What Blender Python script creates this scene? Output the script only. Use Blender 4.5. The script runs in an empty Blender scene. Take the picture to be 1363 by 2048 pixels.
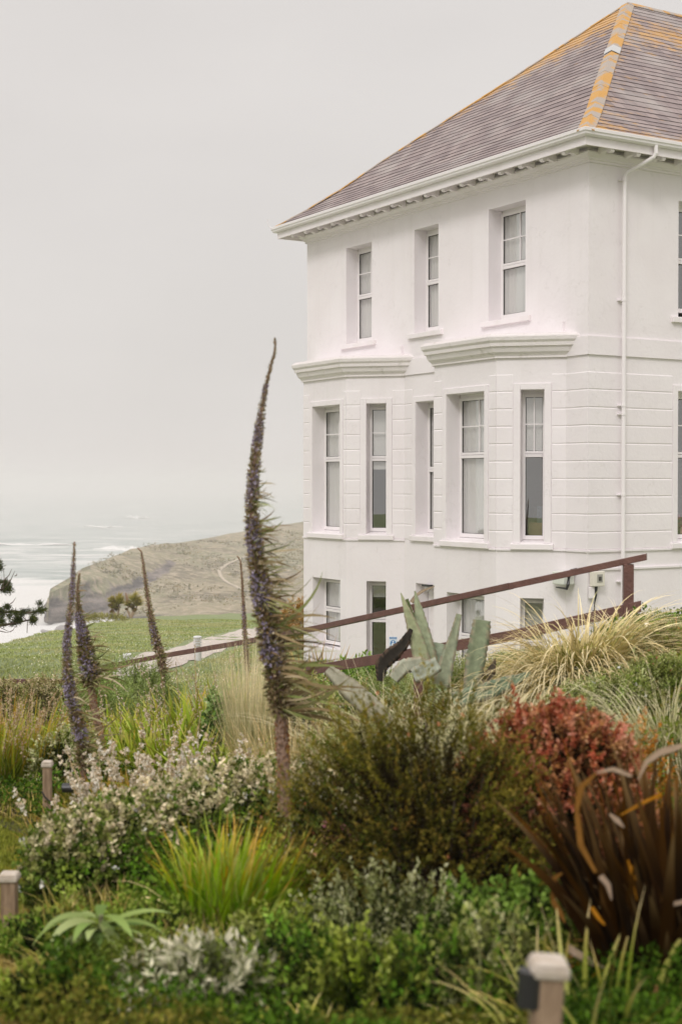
import bpy, bmesh, math, random
import numpy as np
from mathutils import Vector, Matrix
from mathutils.bvhtree import BVHTree
random.seed(7); RNG = np.random.default_rng(11)
S = bpy.context.scene; COL = S.collection
# ------------------------------------------------------------------ camera
F = 2844.0; PITCH = math.atan(57 / F); CP, SP = math.cos(PITCH), math.sin(PITCH)
cam_d = bpy.data.cameras.new("camera"); cam = bpy.data.objects.new("camera", cam_d); COL.objects.link(cam)
cam.location = (0, 0, 0); cam.rotation_euler = (math.pi / 2 - PITCH, 0, 0)
cam_d.sensor_fit = 'VERTICAL'; cam_d.sensor_height = 36.0; cam_d.lens = 36.0 * F / 2048
cam_d.clip_start = 0.05; cam_d.clip_end = 20000
cam_d.dof.use_dof = True; cam_d.dof.focus_distance = 25.5; cam_d.dof.aperture_fstop = 2.6
S.camera = cam
# ------------------------------------------------------------------ light
S.view_settings.view_transform = 'Standard'; S.view_settings.look = 'None'
S.view_settings.gamma = 1; S.view_settings.exposure = 0.08
SUN_EL, SUN_AZ = math.radians(40), math.radians(199)   # azimuth measured clockwise from +Y
W = bpy.data.worlds.new("World"); S.world = W; W.use_nodes = True
wn, wl = W.node_tree.nodes, W.node_tree.links
wn.clear()
out = wn.new('ShaderNodeOutputWorld'); bg = wn.new('ShaderNodeBackground'); bg.inputs[1].default_value = 0.10
sky = wn.new('ShaderNodeTexSky'); sky.sky_type = 'NISHITA'; sky.sun_disc = False
sky.sun_elevation = SUN_EL; sky.sun_rotation = SUN_AZ; sky.dust_density = 4; sky.air_density = 1.2
tc = wn.new('ShaderNodeTexCoord'); sep = wn.new('ShaderNodeSeparateXYZ'); wl.new(tc.outputs['Generated'], sep.inputs[0])
rmp = wn.new('ShaderNodeMapRange'); rmp.inputs[1].default_value = 0.30; rmp.inputs[2].default_value = 0.9
rmp.inputs[3].default_value = 6.9; rmp.inputs[4].default_value = 16.5; rmp.interpolation_type = 'SMOOTHSTEP'; wl.new(sep.outputs[2], rmp.inputs[0])
mp = wn.new('ShaderNodeMapping'); mp.inputs['Scale'].default_value = (1, 1, 2.4); wl.new(tc.outputs['Generated'], mp.inputs[0])
nz = wn.new('ShaderNodeTexNoise'); nz.inputs['Scale'].default_value = 2.6; nz.inputs['Detail'].default_value = 5; wl.new(mp.outputs[0], nz.inputs[0])
nr = wn.new('ShaderNodeMapRange'); nr.inputs[1].default_value = .3; nr.inputs[2].default_value = .7; nr.inputs[3].default_value = .955; nr.inputs[4].default_value = 1.045; wl.new(nz.outputs[0], nr.inputs[0])
mu = wn.new('ShaderNodeMath'); mu.operation = 'MULTIPLY'; wl.new(rmp.outputs[0], mu.inputs[0]); wl.new(nr.outputs[0], mu.inputs[1])
vm = wn.new('ShaderNodeVectorMath'); vm.operation = 'SCALE'; vm.inputs[0].default_value = (1.03, 0.98, 0.945); wl.new(mu.outputs[0], vm.inputs['Scale'])
mx = wn.new('ShaderNodeMixRGB'); mx.inputs[0].default_value = 0.96; wl.new(sky.outputs[0], mx.inputs[1]); wl.new(vm.outputs[0], mx.inputs[2])
wl.new(mx.outputs[0], bg.inputs[0]); wl.new(bg.outputs[0], out.inputs[0])
sd = bpy.data.lights.new("sun", 'SUN'); sun = bpy.data.objects.new("sun", sd); COL.objects.link(sun)
sd.energy = 1.1; sd.angle = math.radians(14); sd.color = (1, .975, .95)
sv = Vector((math.sin(SUN_AZ) * math.cos(SUN_EL), math.cos(SUN_AZ) * math.cos(SUN_EL), math.sin(SUN_EL)))
sun.rotation_euler = sv.to_track_quat('Z', 'Y').to_euler()

# ------------------------------------------------------------------ helpers
def ray(px, py):
    a = (px - 681.5) / F; b = (1024 - py) / F
    return (a, CP + b * SP, -SP + b * CP)
def at(px, py, Y):            # world point at forward distance Y
    r = ray(px, py); k = Y / r[1]
    return (r[0] * k, Y, r[2] * k)
def ss(a, b, x):
    t = np.clip((x - a) / (b - a), 0, 1); return t * t * (3 - 2 * t)
BY = [-20, 0, 4, 7.5, 11.6, 16, 20, 24, 35, 400]; BZ = [-1.4, -1.6, -2.0, -2.42, -2.70, -3.02, -3.5, -3.9, -4.35, -4.35 - .08 * 365]
def g(X, Y):                  # ground height
    X = np.asarray(X, float); Y = np.asarray(Y, float)
    z = np.interp(Y, BY, BZ)
    b = 1.25 * ss(.4, 3.4, X) * ss(6.5, 12.5, Y) * (1 - .55 * ss(18.5, 24, Y)) * (1 - ss(33, 50, Y))
    b = b + .35 * ss(.2, 1.5, X) * ss(3, 6, Y) * (1 - ss(8, 12, Y))
    w = .04 * np.sin(X * 1.3 + Y * .4) + .03 * np.sin(Y * 1.1 - X * .7)
    return z + b + w
WL = {}
def link(o, parent=None, loc=(0, 0, 0)):
    COL.objects.link(o)
    if parent is None:
        o.location = loc; WL[o.name] = Vector(loc)
    else:
        o.parent = parent; WL[o.name] = WL[parent.name]
    return o
def tag(o, label=None, cat=None, group=None, kind=None):
    for k, v in (('label', label), ('category', cat), ('group', group), ('kind', kind)):
        if v: o[k] = v
    return o
def thing(name, label, cat, loc=(0, 0, 0), group=None):
    return tag(link(bpy.data.objects.new(name, None), None, loc), label, cat, group)
def copy_tree(o, parent=None):
    c = o.copy(); COL.objects.link(c)
    if parent: c.parent = parent
    for ch in o.children: copy_tree(ch, c)
    WL[c.name] = WL.get(o.name, Vector())
    return c
class MB:
    """collects polygons (world coordinates); build() links them as one mesh object"""
    def __init__(s): s.v = []; s.f = []; s.smooth = False
    def poly(s, pts):
        n = len(s.v); s.v += [tuple(p) for p in pts]; s.f.append(tuple(range(n, n + len(pts))))
    def hexa(s, p):          # 8 corners: bottom 0-3 ccw, top 4-7
        n = len(s.v); s.v += [tuple(q) for q in p]
        for q in ((0, 3, 2, 1), (4, 5, 6, 7), (0, 1, 5, 4), (1, 2, 6, 5), (2, 3, 7, 6), (3, 0, 4, 7)):
            s.f.append(tuple(n + i for i in q))
    def box(s, c, d):
        x, y, z = c; a, b, h = d[0] / 2, d[1] / 2, d[2] / 2
        s.hexa([(x - a, y - b, z - h), (x + a, y - b, z - h), (x + a, y + b, z - h), (x - a, y + b, z - h),
                (x - a, y - b, z + h), (x + a, y - b, z + h), (x + a, y + b, z + h), (x - a, y + b, z + h)])
    def prism(s, pts, ext):  # closed outline pts (3D) extruded by vector ext
        n = len(s.v); m = len(pts); e = Vector(ext)
        s.v += [tuple(p) for p in pts] + [tuple(Vector(p) + e) for p in pts]
        s.f.append(tuple(range(n + m - 1, n - 1, -1))); s.f.append(tuple(range(n + m, n + 2 * m)))
        for i in range(m):
            j = (i + 1) % m; s.f.append((n + i, n + j, n + m + j, n + m + i))
    def sweep(s, prof, path, nrm_fn, close=False):  # prof: list of (out, z); path: list of fn(out,z)->point
        rows = [[fn(o, z) for (o, z) in prof] for fn in path]
        n = len(s.v); m = len(prof)
        for r in rows: s.v += [tuple(q) for q in r]
        for i in range(len(rows) - 1):
            for j in range(m):
                k = (j + 1) % m
                s.f.append((n + i * m + j, n + i * m + k, n + (i + 1) * m + k, n + (i + 1) * m + j))
        if not close:
            s.f.append(tuple(range(n, n + m))); s.f.append(tuple(range(n + (len(rows) - 1) * m + m - 1, n + (len(rows) - 1) * m - 1, -1)))
    def tube(s, pts, rad, k=8):
        pts = [Vector(p) for p in pts]; n = len(s.v); N = len(pts)
        if not hasattr(rad, '__len__'): rad = [rad] * N
        up = Vector((0.13, .21, 1)).normalized()
        for i, p in enumerate(pts):
            d = (pts[min(i + 1, N - 1)] - pts[max(i - 1, 0)]).normalized()
            a = d.cross(up)
            if a.length < .05: a = d.cross(Vector((1, 0, 0)))
            a.normalize(); b = d.cross(a)
            for j in range(k):
                t = 2 * math.pi * j / k
                s.v.append(tuple(p + (a * math.cos(t) + b * math.sin(t)) * rad[i]))
        for i in range(N - 1):
            for j in range(k):
                q = (j + 1) % k
                s.f.append((n + i * k + j, n + i * k + q, n + (i + 1) * k + q, n + (i + 1) * k + j))
        s.f.append(tuple(range(n + k - 1, n - 1, -1))); s.f.append(tuple(range(n + (N - 1) * k, n + N * k)))
    def build(s, name, mat, parent=None, loc=(0, 0, 0), recalc=True, smooth=False, bevel=0):
        w = WL[parent.name] if parent is not None else Vector(loc)
        me = bpy.data.meshes.new(name)
        me.from_pydata([(x - w.x, y - w.y, z - w.z) for x, y, z in s.v], [], s.f)
        if recalc:
            bm = bmesh.new(); bm.from_mesh(me); bmesh.ops.recalc_face_normals(bm, faces=bm.faces); bm.to_mesh(me); bm.free()
        if smooth: me.shade_smooth()
        me.materials.append(mat)
        o = link(bpy.data.objects.new(name, me), parent, loc)
        if bevel:
            m = o.modifiers.new('bevel', 'BEVEL'); m.width = bevel; m.segments = 2; m.limit_method = 'ANGLE'
        return o

def mat(name, col, rough=.6, noise=None, bump=0, bscale=30, metal=0, spec=.5, col2=None, nscale=3, detail=6, ramp=(.35, .65), stretch=None, emit=None):
    m = bpy.data.materials.new(name); m.use_nodes = True; n, l = m.node_tree.nodes, m.node_tree.links
    b = n['Principled BSDF']; b.inputs['Roughness'].default_value = rough; b.inputs['Metallic'].default_value = metal
    b.inputs['Specular IOR Level'].default_value = spec
    b.inputs['Base Color'].default_value = (*col, 1)
    t = n.new('ShaderNodeTexCoord'); src = t.outputs['Object']
    if stretch:
        mp = n.new('ShaderNodeMapping'); mp.inputs['Scale'].default_value = stretch; l.new(src, mp.inputs[0]); src = mp.outputs[0]
    if col2:
        z = n.new('ShaderNodeTexNoise'); z.inputs['Scale'].default_value = nscale; z.inputs['Detail'].default_value = detail
        r = n.new('ShaderNodeMapRange'); r.inputs[1].default_value, r.inputs[2].default_value = ramp
        x = n.new('ShaderNodeMixRGB'); x.inputs[1].default_value = (*col, 1); x.inputs[2].default_value = (*col2, 1)
        l.new(src, z.inputs[0]); l.new(z.outputs[0], r.inputs[0]); l.new(r.outputs[0], x.inputs[0]); l.new(x.outputs[0], b.inputs['Base Color'])
    if bump:
        z = n.new('ShaderNodeTexNoise'); z.inputs['Scale'].default_value = bscale; z.inputs['Detail'].default_value = 8
        u = n.new('ShaderNodeBump'); u.inputs['Strength'].default_value = bump; u.inputs['Distance'].default_value = .02
        l.new(src, z.inputs[0]); l.new(z.outputs[0], u.inputs['Height']); l.new(u.outputs[0], b.inputs['Normal'])
    if emit:
        b.inputs['Emission Color'].default_value = (*emit[0], 1); b.inputs['Emission Strength'].default_value = emit[1]
    return m
M = {}
M['wall'] = mat('render_paint', (.83, .785, .805), .75, bump=.2, bscale=14, col2=(.80, .75, .77), nscale=1.3)
def streaks(m, amt=.10):
    n, l = m.node_tree.nodes, m.node_tree.links; b = n['Principled BSDF']; src = b.inputs['Base Color'].links[0].from_socket
    t = n.new('ShaderNodeTexCoord'); mp = n.new('ShaderNodeMapping'); mp.inputs['Scale'].default_value = (5, 5, .28); l.new(t.outputs['Object'], mp.inputs[0])
    z = n.new('ShaderNodeTexNoise'); z.inputs['Scale'].default_value = 1; z.inputs['Detail'].default_value = 6; l.new(mp.outputs[0], z.inputs[0])
    r = n.new('ShaderNodeMapRange'); r.inputs[1].default_value = .55; r.inputs[2].default_value = .8; r.inputs[4].default_value = amt * 3; l.new(z.outputs[0], r.inputs[0])
    x = n.new('ShaderNodeMixRGB'); x.inputs[2].default_value = (.56, .53, .48, 1); l.new(r.outputs[0], x.inputs[0]); l.new(src, x.inputs[1]); src = x.outputs[0]
    w_ = n.new('ShaderNodeTexNoise'); w_.inputs['Scale'].default_value = .55; w_.inputs['Detail'].default_value = 9; w_.inputs['Roughness'].default_value = .6; l.new(t.outputs['Object'], w_.inputs[0])
    s1 = n.new('ShaderNodeMath'); s1.operation = 'SUBTRACT'; s1.inputs[1].default_value = .5; l.new(w_.outputs[0], s1.inputs[0]); s2 = n.new('ShaderNodeMath'); s2.operation = 'ABSOLUTE'; l.new(s1.outputs[0], s2.inputs[0])
    r2 = n.new('ShaderNodeMapRange'); r2.inputs[1].default_value = .0; r2.inputs[2].default_value = .0022; r2.inputs[3].default_value = .32; r2.inputs[4].default_value = 0; l.new(s2.outputs[0], r2.inputs[0])
    x = n.new('ShaderNodeMixRGB'); x.inputs[2].default_value = (.42, .38, .35, 1); l.new(r2.outputs[0], x.inputs[0]); l.new(src, x.inputs[1]); l.new(x.outputs[0], b.inputs['Base Color'])
streaks(M['wall'], .045)
M['trim'] = mat('trim_paint', (.82, .77, .785), .6, col2=(.74, .69, .68), nscale=2.5, ramp=(.5, .8), bump=.1, bscale=20)
M['cornice'] = mat('cornice_paint', (.81, .76, .765), .7, col2=(.58, .54, .50), nscale=6, ramp=(.60, .80), bump=.4, bscale=18)
M['upvc'] = mat('white_plastic', (.83, .79, .80), .35)
M['gasket'] = mat('rubber_gasket', (.05, .045, .04), .6)
M['room'] = mat('room_plaster', (.34, .27, .21), .8, col2=(.26, .20, .15), nscale=1.2)
M['floor'] = mat('room_floor', (.18, .11, .07), .5)
M['net'] = mat('net_curtain', (.75, .73, .71), .9)
M['rail'] = mat('rail_paint', (.165, .078, .062), .42, col2=(.12, .055, .045), nscale=9, stretch=(1, 1, 1), bump=.35, bscale=40)
M['wood'] = mat('weathered_wood', (.36, .25, .165), .8, col2=(.22, .145, .09), nscale=7, stretch=(6, 6, .7), bump=.6, bscale=25)
M['black'] = mat('black_plastic', (.02, .019, .02), .4)
M['cream'] = mat('cream_plastic', (.72, .68, .60), .5)
M['lead'] = mat('lead_flashing', (.42, .42, .42), .5)
M['path'] = mat('path_gravel', (.52, .46, .41), .95, col2=(.42, .37, .33), nscale=4, bump=.5, bscale=30)
M['steel'] = mat('bollard_steel', (.62, .62, .62), .5)

def glass():
    m = bpy.data.materials.new('window_glass'); m.use_nodes = True; n, l = m.node_tree.nodes, m.node_tree.links; n.clear()
    o = n.new('ShaderNodeOutputMaterial'); mix = n.new('ShaderNodeMixShader'); t = n.new('ShaderNodeBsdfTransparent'); t.inputs[0].default_value = (.93, .94, .93, 1)
    gl = n.new('ShaderNodeBsdfGlossy'); gl.inputs['Roughness'].default_value = .01; gl.inputs['Color'].default_value = (.95, .97, .98, 1)
    lw = n.new('ShaderNodeLayerWeight'); lw.inputs[0].default_value = .5; fr = n.new('ShaderNodeMath'); fr.operation = 'POWER'; fr.inputs[1].default_value = 3.2; l.new(lw.outputs['Facing'], fr.inputs[0])
    mr = n.new('ShaderNodeMapRange'); mr.inputs[1].default_value = 0; mr.inputs[2].default_value = 1; mr.inputs[3].default_value = .27; mr.inputs[4].default_value = .9
    l.new(fr.outputs[0], mr.inputs[0]); l.new(mr.outputs[0], mix.inputs[0]); l.new(t.outputs[0], mix.inputs[1]); l.new(gl.outputs[0], mix.inputs[2]); l.new(mix.outputs[0], o.inputs[0])
    return m
M['glass'] = glass()
def net():
    m = bpy.data.materials.new('net_fabric'); m.use_nodes = True; n, l = m.node_tree.nodes, m.node_tree.links; n.clear()
    o = n.new('ShaderNodeOutputMaterial'); a = n.new('ShaderNodeMixShader'); a.inputs[0].default_value = .22
    d = n.new('ShaderNodeBsdfDiffuse'); d.inputs[0].default_value = (.93, .90, .88, 1); t = n.new('ShaderNodeBsdfTranslucent'); t.inputs[0].default_value = (.8, .77, .75, 1)
    l.new(d.outputs[0], a.inputs[1]); l.new(t.outputs[0], a.inputs[2]); l.new(a.outputs[0], o.inputs[0]); return m
M['net'] = net()

# ------------------------------------------------------------------ THE HOUSE
R2 = math.sqrt(.5)
UA = Vector((-.5166, .8562, 0)); UB = Vector((.8562, .5166, 0)); NA = -UB; NB = -UA
K = Vector((4.283, 24.73, 0)); ZV = Vector((0, 0, 1))
class Fr:
    def __init__(s, o, u, n): s.o = Vector(o); s.u = Vector(u); s.n = Vector(n)
    def __call__(s, t, off, z): return s.o + s.u * t + s.n * off + ZV * z
    def box(s, mb, t0, t1, o0, o1, z0, z1):
        mb.hexa([s(t0, o0, z0), s(t1, o0, z0), s(t1, o1, z0), s(t0, o1, z0), s(t0, o0, z1), s(t1, o0, z1), s(t1, o1, z1), s(t0, o1, z1)])
LA, LB, BD = 9.81, 15.0, .877
FA, FB = Fr(K, UA, NA), Fr(K, UB, NB)
def bayframes(s0, w):
    c1 = Fr(K + UA * s0, (UA + NA) * R2, (NA - UA) * R2)
    c2 = Fr(K + UA * (s0 + BD) + NA * BD, UA, NA)
    c3 = Fr(K + UA * (s0 + BD + w) + NA * BD, (UA - NA) * R2, (NA + UA) * R2)
    return c1, c2, c3
CL = BD / R2
B1 = (.574, 1.94); B2 = (5.738, 1.82)
house = thing('house', 'large white rendered seaside house with two canted bays and a slate hipped roof', 'house', (K.x, K.y, -3.9))
ZG = -4.6; ZT = 5.62; ZBAY = 2.62
wall = MB()
RV = .31
def panel(F_, w, z0, z1, ops, t00=0, reveals=True):
    xs = sorted({t00, w} | {o[0] for o in ops} | {o[1] for o in ops}); zs = sorted({z0, z1} | {o[2] for o in ops} | {o[3] for o in ops})
    for i in range(len(xs) - 1):
        for j in range(len(zs) - 1):
            cx, cz = (xs[i] + xs[i + 1]) / 2, (zs[j] + zs[j + 1]) / 2
            if any(o[0] < cx < o[1] and o[2] < cz < o[3] for o in ops): continue
            wall.poly([F_(xs[i], 0, zs[j]), F_(xs[i + 1], 0, zs[j]), F_(xs[i + 1], 0, zs[j + 1]), F_(xs[i], 0, zs[j + 1])])
    for o in ops:
        if len(o) > 4: continue
        a, b, c, d = o
        for p, q in (((a, c), (a, d)), ((a, d), (b, d)), ((b, d), (b, c)), ((b, c), (a, c))):
            wall.poly([F_(p[0], 0, p[1]), F_(q[0], 0, q[1]), F_(q[0], -RV - .1, q[1]), F_(p[0], -RV - .1, p[1])])
GH, GS, UH, US, LH, LS = 1.67, -1.05, 5.21, 3.02, -2.05, -3.85
wins = []   # (frame, t0,t1,z0,z1, kind, label)
UPW = [(1.74, 2.86), (4.52, 5.38), (7.01, 8.07)]
opsA = [(a, b, US, UH) for a, b in UPW] + [(4.66, 5.31, GS, GH), (4.66, 5.31, ZG, LH)]
bayo = [(s0, s0 + 2 * BD + w, ZG - 1, ZBAY, 'bay') for s0, w in (B1, B2)]
panel(FA, LA, ZG, ZT, opsA + bayo)
BW = [(2.12, 3.3), (5.2, 6.4), (8.2, 9.4), (11.2, 12.4)]
opsB = [(a, b, z0, z1) for a, b in BW for z0, z1 in ((GS, GH), (US, UH - .1))]
panel(FB, LB, ZG, ZT, opsB)
P1 = K + UA * LA; P2 = P1 + UB * LB; P3 = K + UB * LB
panel(Fr(P1, UB, UA), LB, ZG, ZT, []); panel(Fr(P3, UA, UB), LA, ZG, ZT, [])
bayops = []
for bi, (s0, w) in enumerate((B1, B2)):
    c1, c2, c3 = bayframes(s0, w)
    f0, f1 = ((.35, 1.53), (.253, 1.42))[bi]
    o1 = [(.39, .81, GS, GH), (.39, .81, LS, LH)]; o3 = [(CL - .81, CL - .39, GS, GH), (CL - .81, CL - .39, LS, LH)]
    o2 = [(f0, f1, GS, GH), (f0, f1, (LS, -3.55)[bi], LH)]
    panel(c1, CL, ZG, ZBAY, o1); panel(c2, w, ZG, ZBAY, o2); panel(c3, CL, ZG, ZBAY, o3)
    bayops.append((c1, c2, c3, o1, o2, o3, w))

# rusticated courses on the ground floor: bands slightly proud with chamfered edges
crs = wall; PITCHZ = .3117; ZR = 1.952
def course(F_, t0, t1, z0, z1, pr=.009, c=.014):
    prof = [(0, z0), (pr, z0 + c), (pr, z1 - c), (0, z1)]
    n = len(crs.v)
    for t in (t0, t1):
        for o, z in prof: crs.v.append(tuple(F_(t, o, z)))
    for j in range(3): crs.f.append((n + j, n + 4 + j, n + 5 + j, n + 1 + j))
    crs.f.append((n, n + 1, n + 2, n + 3)); crs.f.append((n + 7, n + 6, n + 5, n + 4))
def rustic(F_, w, ops, t00=0, m=.14):
    for k in range(10):
        z1 = ZR - k * PITCHZ - .004; z0 = ZR - (k + 1) * PITCHZ + .004
        spans = [(t00, w)]
        for o in ops:
            if o[3] > z0 and o[2] - .02 < z1 and o[3] > 0 and o[3] < 2:
                ns = []
                for a, b in spans:
                    if o[1] + m <= a or o[0] - m >= b: ns.append((a, b)); continue
                    if o[0] - m - a > .03: ns.append((a, o[0] - m))
                    if b - o[1] - m > .03: ns.append((o[1] + m, b))
                spans = ns
        for a, b in spans: course(F_, a, b, z0, z1)
for c1, c2, c3, o1, o2, o3, w in bayops:
    rustic(c1, CL, o1); rustic(c2, w, o2); rustic(c3, CL, o3)
rustic(FA, B1[0], []); rustic(FA, B2[0], [(4.66, 5.31, GS, GH)], t00=B1[0] + 2 * BD + B1[1]); rustic(FA, LA, [], t00=B2[0] + 2 * BD + B2[1])
rustic(FB, LB, [o for o in opsB if o[3] < 2])
wall.build('wall', M['wall'], house, recalc=False)

# string band at first-floor level, base band, blocking courses over the bays
bd = MB()
def band(F_, t0, t1, z0, z1, pr): F_.box(bd, t0, t1, -.02, pr, z0, z1)
for F_, a, b in ((FA, 0, B1[0]), (FA, B1[0] + 2 * BD + B1[1], B2[0]), (FA, B2[0] + 2 * BD + B2[1], LA + .03)):
    band(F_, a, b, 2.243, 2.565, .035)
FB.box(bd, -.035, LB, 0, .035, 2.243, 2.565)
for c1, c2, c3, o1, o2, o3, w in bayops:
    for F_, L in ((c1, CL), (c2, w), (c3, CL)): band(F_, 0, L, -1.20, -1.166, .03)
band(FA, 0, B1[0], -1.20, -1.166, .03); band(FB, 0, 1.98, -1.20, -1.166, .03); band(FB, 0, LB, -1.52, -1.485, .03)
for s0, w in (B1, B2): FA.box(bd, s0 + .05, s0 + 2 * BD + w + .08, -.02, .05, 2.66, 2.87)

bd.build('string_band', M['wall'], house)

# architraves and sills
def arch_sill(F_, t0, t1, z0, z1, arch=True, sill=True):
    if arch:
        a = MB(); m = .125
        F_.box(a, t0 - m, t0 - .004, -.02, .019, z0 - .02, z1 + .115); F_.box(a, t1 + .004, t1 + m, -.02, .019, z0 - .02, z1 + .115); F_.box(a, t0 - .004, t1 + .004, -.02, .019, z1 + .004, z1 + .115)
        a.build('window_surround', M['wall'], house, bevel=.006)
    if sill:
        s = MB(); e = .17
        pts = [F_(t0 - e, -RV, z0 + .03), F_(t0 - e, .065, z0 - .03), F_(t0 - e, .065, z0 - .13), F_(t0 - e, -RV, z0 - .14)]
        s.prism(pts, F_.u * (t1 - t0 + 2 * e)); s.build('sill', M['trim'], house, bevel=.008)

def curtain(F_, t0, t1, z0, z1, off, parent, waves=9, amp=.018, seed=0):
    c = MB(); n = max(14, int((t1 - t0) * 60)); r = random.Random(seed); ph = r.random() * 6
    for i in range(n):
        q = []
        for k in (i, i + 1):
            t = t0 + (t1 - t0) * k / n
            o = off + amp * math.sin(k / n * waves * 6.28 + ph) + .006 * math.sin(k * 1.7)
            q.append((t, o))
        c.poly([F_(q[0][0], q[0][1], z0), F_(q[1][0], q[1][1], z0), F_(q[1][0], q[1][1] * .6 + off * .4, z1), F_(q[0][0], q[0][1] * .6 + off * .4, z1)])
    c.build('curtain', M['net'], parent, recalc=False, smooth=True)
def window(F_, t0, t1, z0, z1, split=.5, bars='cross', cur='full', seed=0, blind=0):
    o0 = -RV - .06; o1 = -RV + .012; fw = .055
    m = MB(); b = MB()
    zb = z0 + .035; zt = z1 - .06
    F_.box(m, t0 - .01, t0 + fw, o0, o1, zb, zt); F_.box(m, t1 - fw, t1 + .01, o0, o1, zb, zt)
    F_.box(m, t0 + fw, t1 - fw, o0, o1, zt - fw, zt); F_.box(m, t0 + fw, t1 - fw, o0, o1, zb, zb + fw + .02)
    zm = zt - (zt - zb) * split
    F_.box(m, t0 + fw, t1 - fw, o0 + .004, o1 + .012, zm - .06, zm - .005); F_.box(m, t0 + fw, t1 - fw, o0 + .004, o1 - .006, zm + .004, zm + .05)
    F_.box(m, t0 - .01, t1 + .01, o0, o1 - .02, zt + .002, z1 + .01)                  # head packer
    fr = m.build('window', M['upvc'], house, bevel=.005)
    for (za, zc) in ((zm + .05, zt - fw), (zb + fw + .02, zm - .06)):                    # gaskets and panes
        gk = MB(); q = .009; a, c = t0 + fw, t1 - fw
        F_.box(gk, a, a + q, o0 + .03, o0 + .05, za, zc); F_.box(gk, c - q, c, o0 + .03, o0 + .05, za, zc)
        F_.box(gk, a + q, c - q, o0 + .03, o0 + .05, zc - q, zc); F_.box(gk, a + q, c - q, o0 + .03, o0 + .05, za, za + q)
        gk.build('gasket', M['gasket'], fr)
        pn = MB(); pn.poly([F_(a, o0 + .035, za), F_(c, o0 + .035, za), F_(c, o0 + .035, zc), F_(a, o0 + .035, zc)]); pn.build('pane', M['glass'], fr, recalc=False)
    zu = (zm + .05 + zt - fw) / 2; bw = .011
    if bars in ('cross', 'h'): F_.box(b, t0 + fw, t1 - fw, o0 + .03, o0 + .052, zu - bw, zu + bw)
    if bars == 'cross': F_.box(b, (t0 + t1) / 2 - bw, (t0 + t1) / 2 + bw, o0 + .026, o0 + .056, zm + .05, zt - fw)
    if bars: b.build('glazing_bar', M['upvc'], fr)
    wd = t1 - t0; oc = o0 - .028
    if cur == 'full': curtain(F_, t0 - .05, t1 + .05, zb, zt, oc, fr, 8, .016, seed)
    if cur == 'sides': curtain(F_, t0 - .05, t0 + wd * .36, zb, zt, oc, fr, 4, .02, seed); curtain(F_, t1 - wd * .30, t1 + .05, zb, zt, oc, fr, 3, .02, seed + 1)
    if cur == 'left': curtain(F_, t0 + wd * .45, t1 + .05, zb, zt, oc, fr, 5, .02, seed)
    if blind:
        s = MB(); F_.box(s, t0 - .03, t1 + .03, oc - .02, oc - .008, zt - (zt - zb) * blind, zt); s.build('blind', M['net'], fr)
    return fr
for i, (a, b) in enumerate(UPW):
    window(FA, a, b, US + .09, UH, .5, 'cross', ('left', 'full', 'full')[i], i); arch_sill(FA, a, b, US + .09, UH, arch=False)
for i, (a, b) in enumerate(BW):
    window(FB, a, b, US + .09, UH - .1, .5, 'cross', 'left', 20 + i); arch_sill(FB, a, b, US + .02, UH, arch=False)
    window(FB, a, b, GS, GH, .41, 'cross', 'sides' if i else None, 30 + i); arch_sill(FB, a, b, GS, GH)
window(FA, 4.66, 5.31, GS, GH, .5, None, 'full', 41); arch_sill(FA, 4.66, 5.31, GS, GH)
for bi, (c1, c2, c3, o1, o2, o3, w) in enumerate(bayops):
    for F_, oo, nar in ((c1, o1, 1), (c2, o2, 0), (c3, o3, 1)):
        g_, l_ = oo
        nearcant = F_ is c1
        window(F_, *g_, split=.41, bars='cross' if (not nar or bi == 0) else 'h', cur=None if nearcant else 'full', seed=50 + bi * 9 + nar, blind=(.42 if bi == 0 else .5) if nearcant else 0)
        arch_sill(F_, *g_)
        window(F_, *l_, split=.45, bars=None, cur=None if nearcant else 'full', seed=80 + bi * 5, blind=(.36, .18)[bi] if nearcant else 0)
        if bi == 0 or not nar: pass
# recessed side door at lower level
dm = MB(); FA.box(dm, 4.67, 5.30, -RV - .05, -RV, ZG, LH - .02)
door = dm.build('door', M['upvc'], house)
d2 = MB()
for a, b, c, d in ((4.76, 5.21, -2.9, -2.2), (4.76, 5.21, -3.75, -3.0)): FA.box(d2, a, b, -RV - .002, -RV + .012, c, d)
d2.build('door_panel', M['trim'], door, bevel=.01)
d3 = MB(); d3.tube([FA(4.72, -RV + .0, -3.02), FA(4.72, -RV + .05, -3.02), FA(4.82, -RV + .05, -3.02)], .011); d3.build('handle', M['steel'], door)

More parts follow.
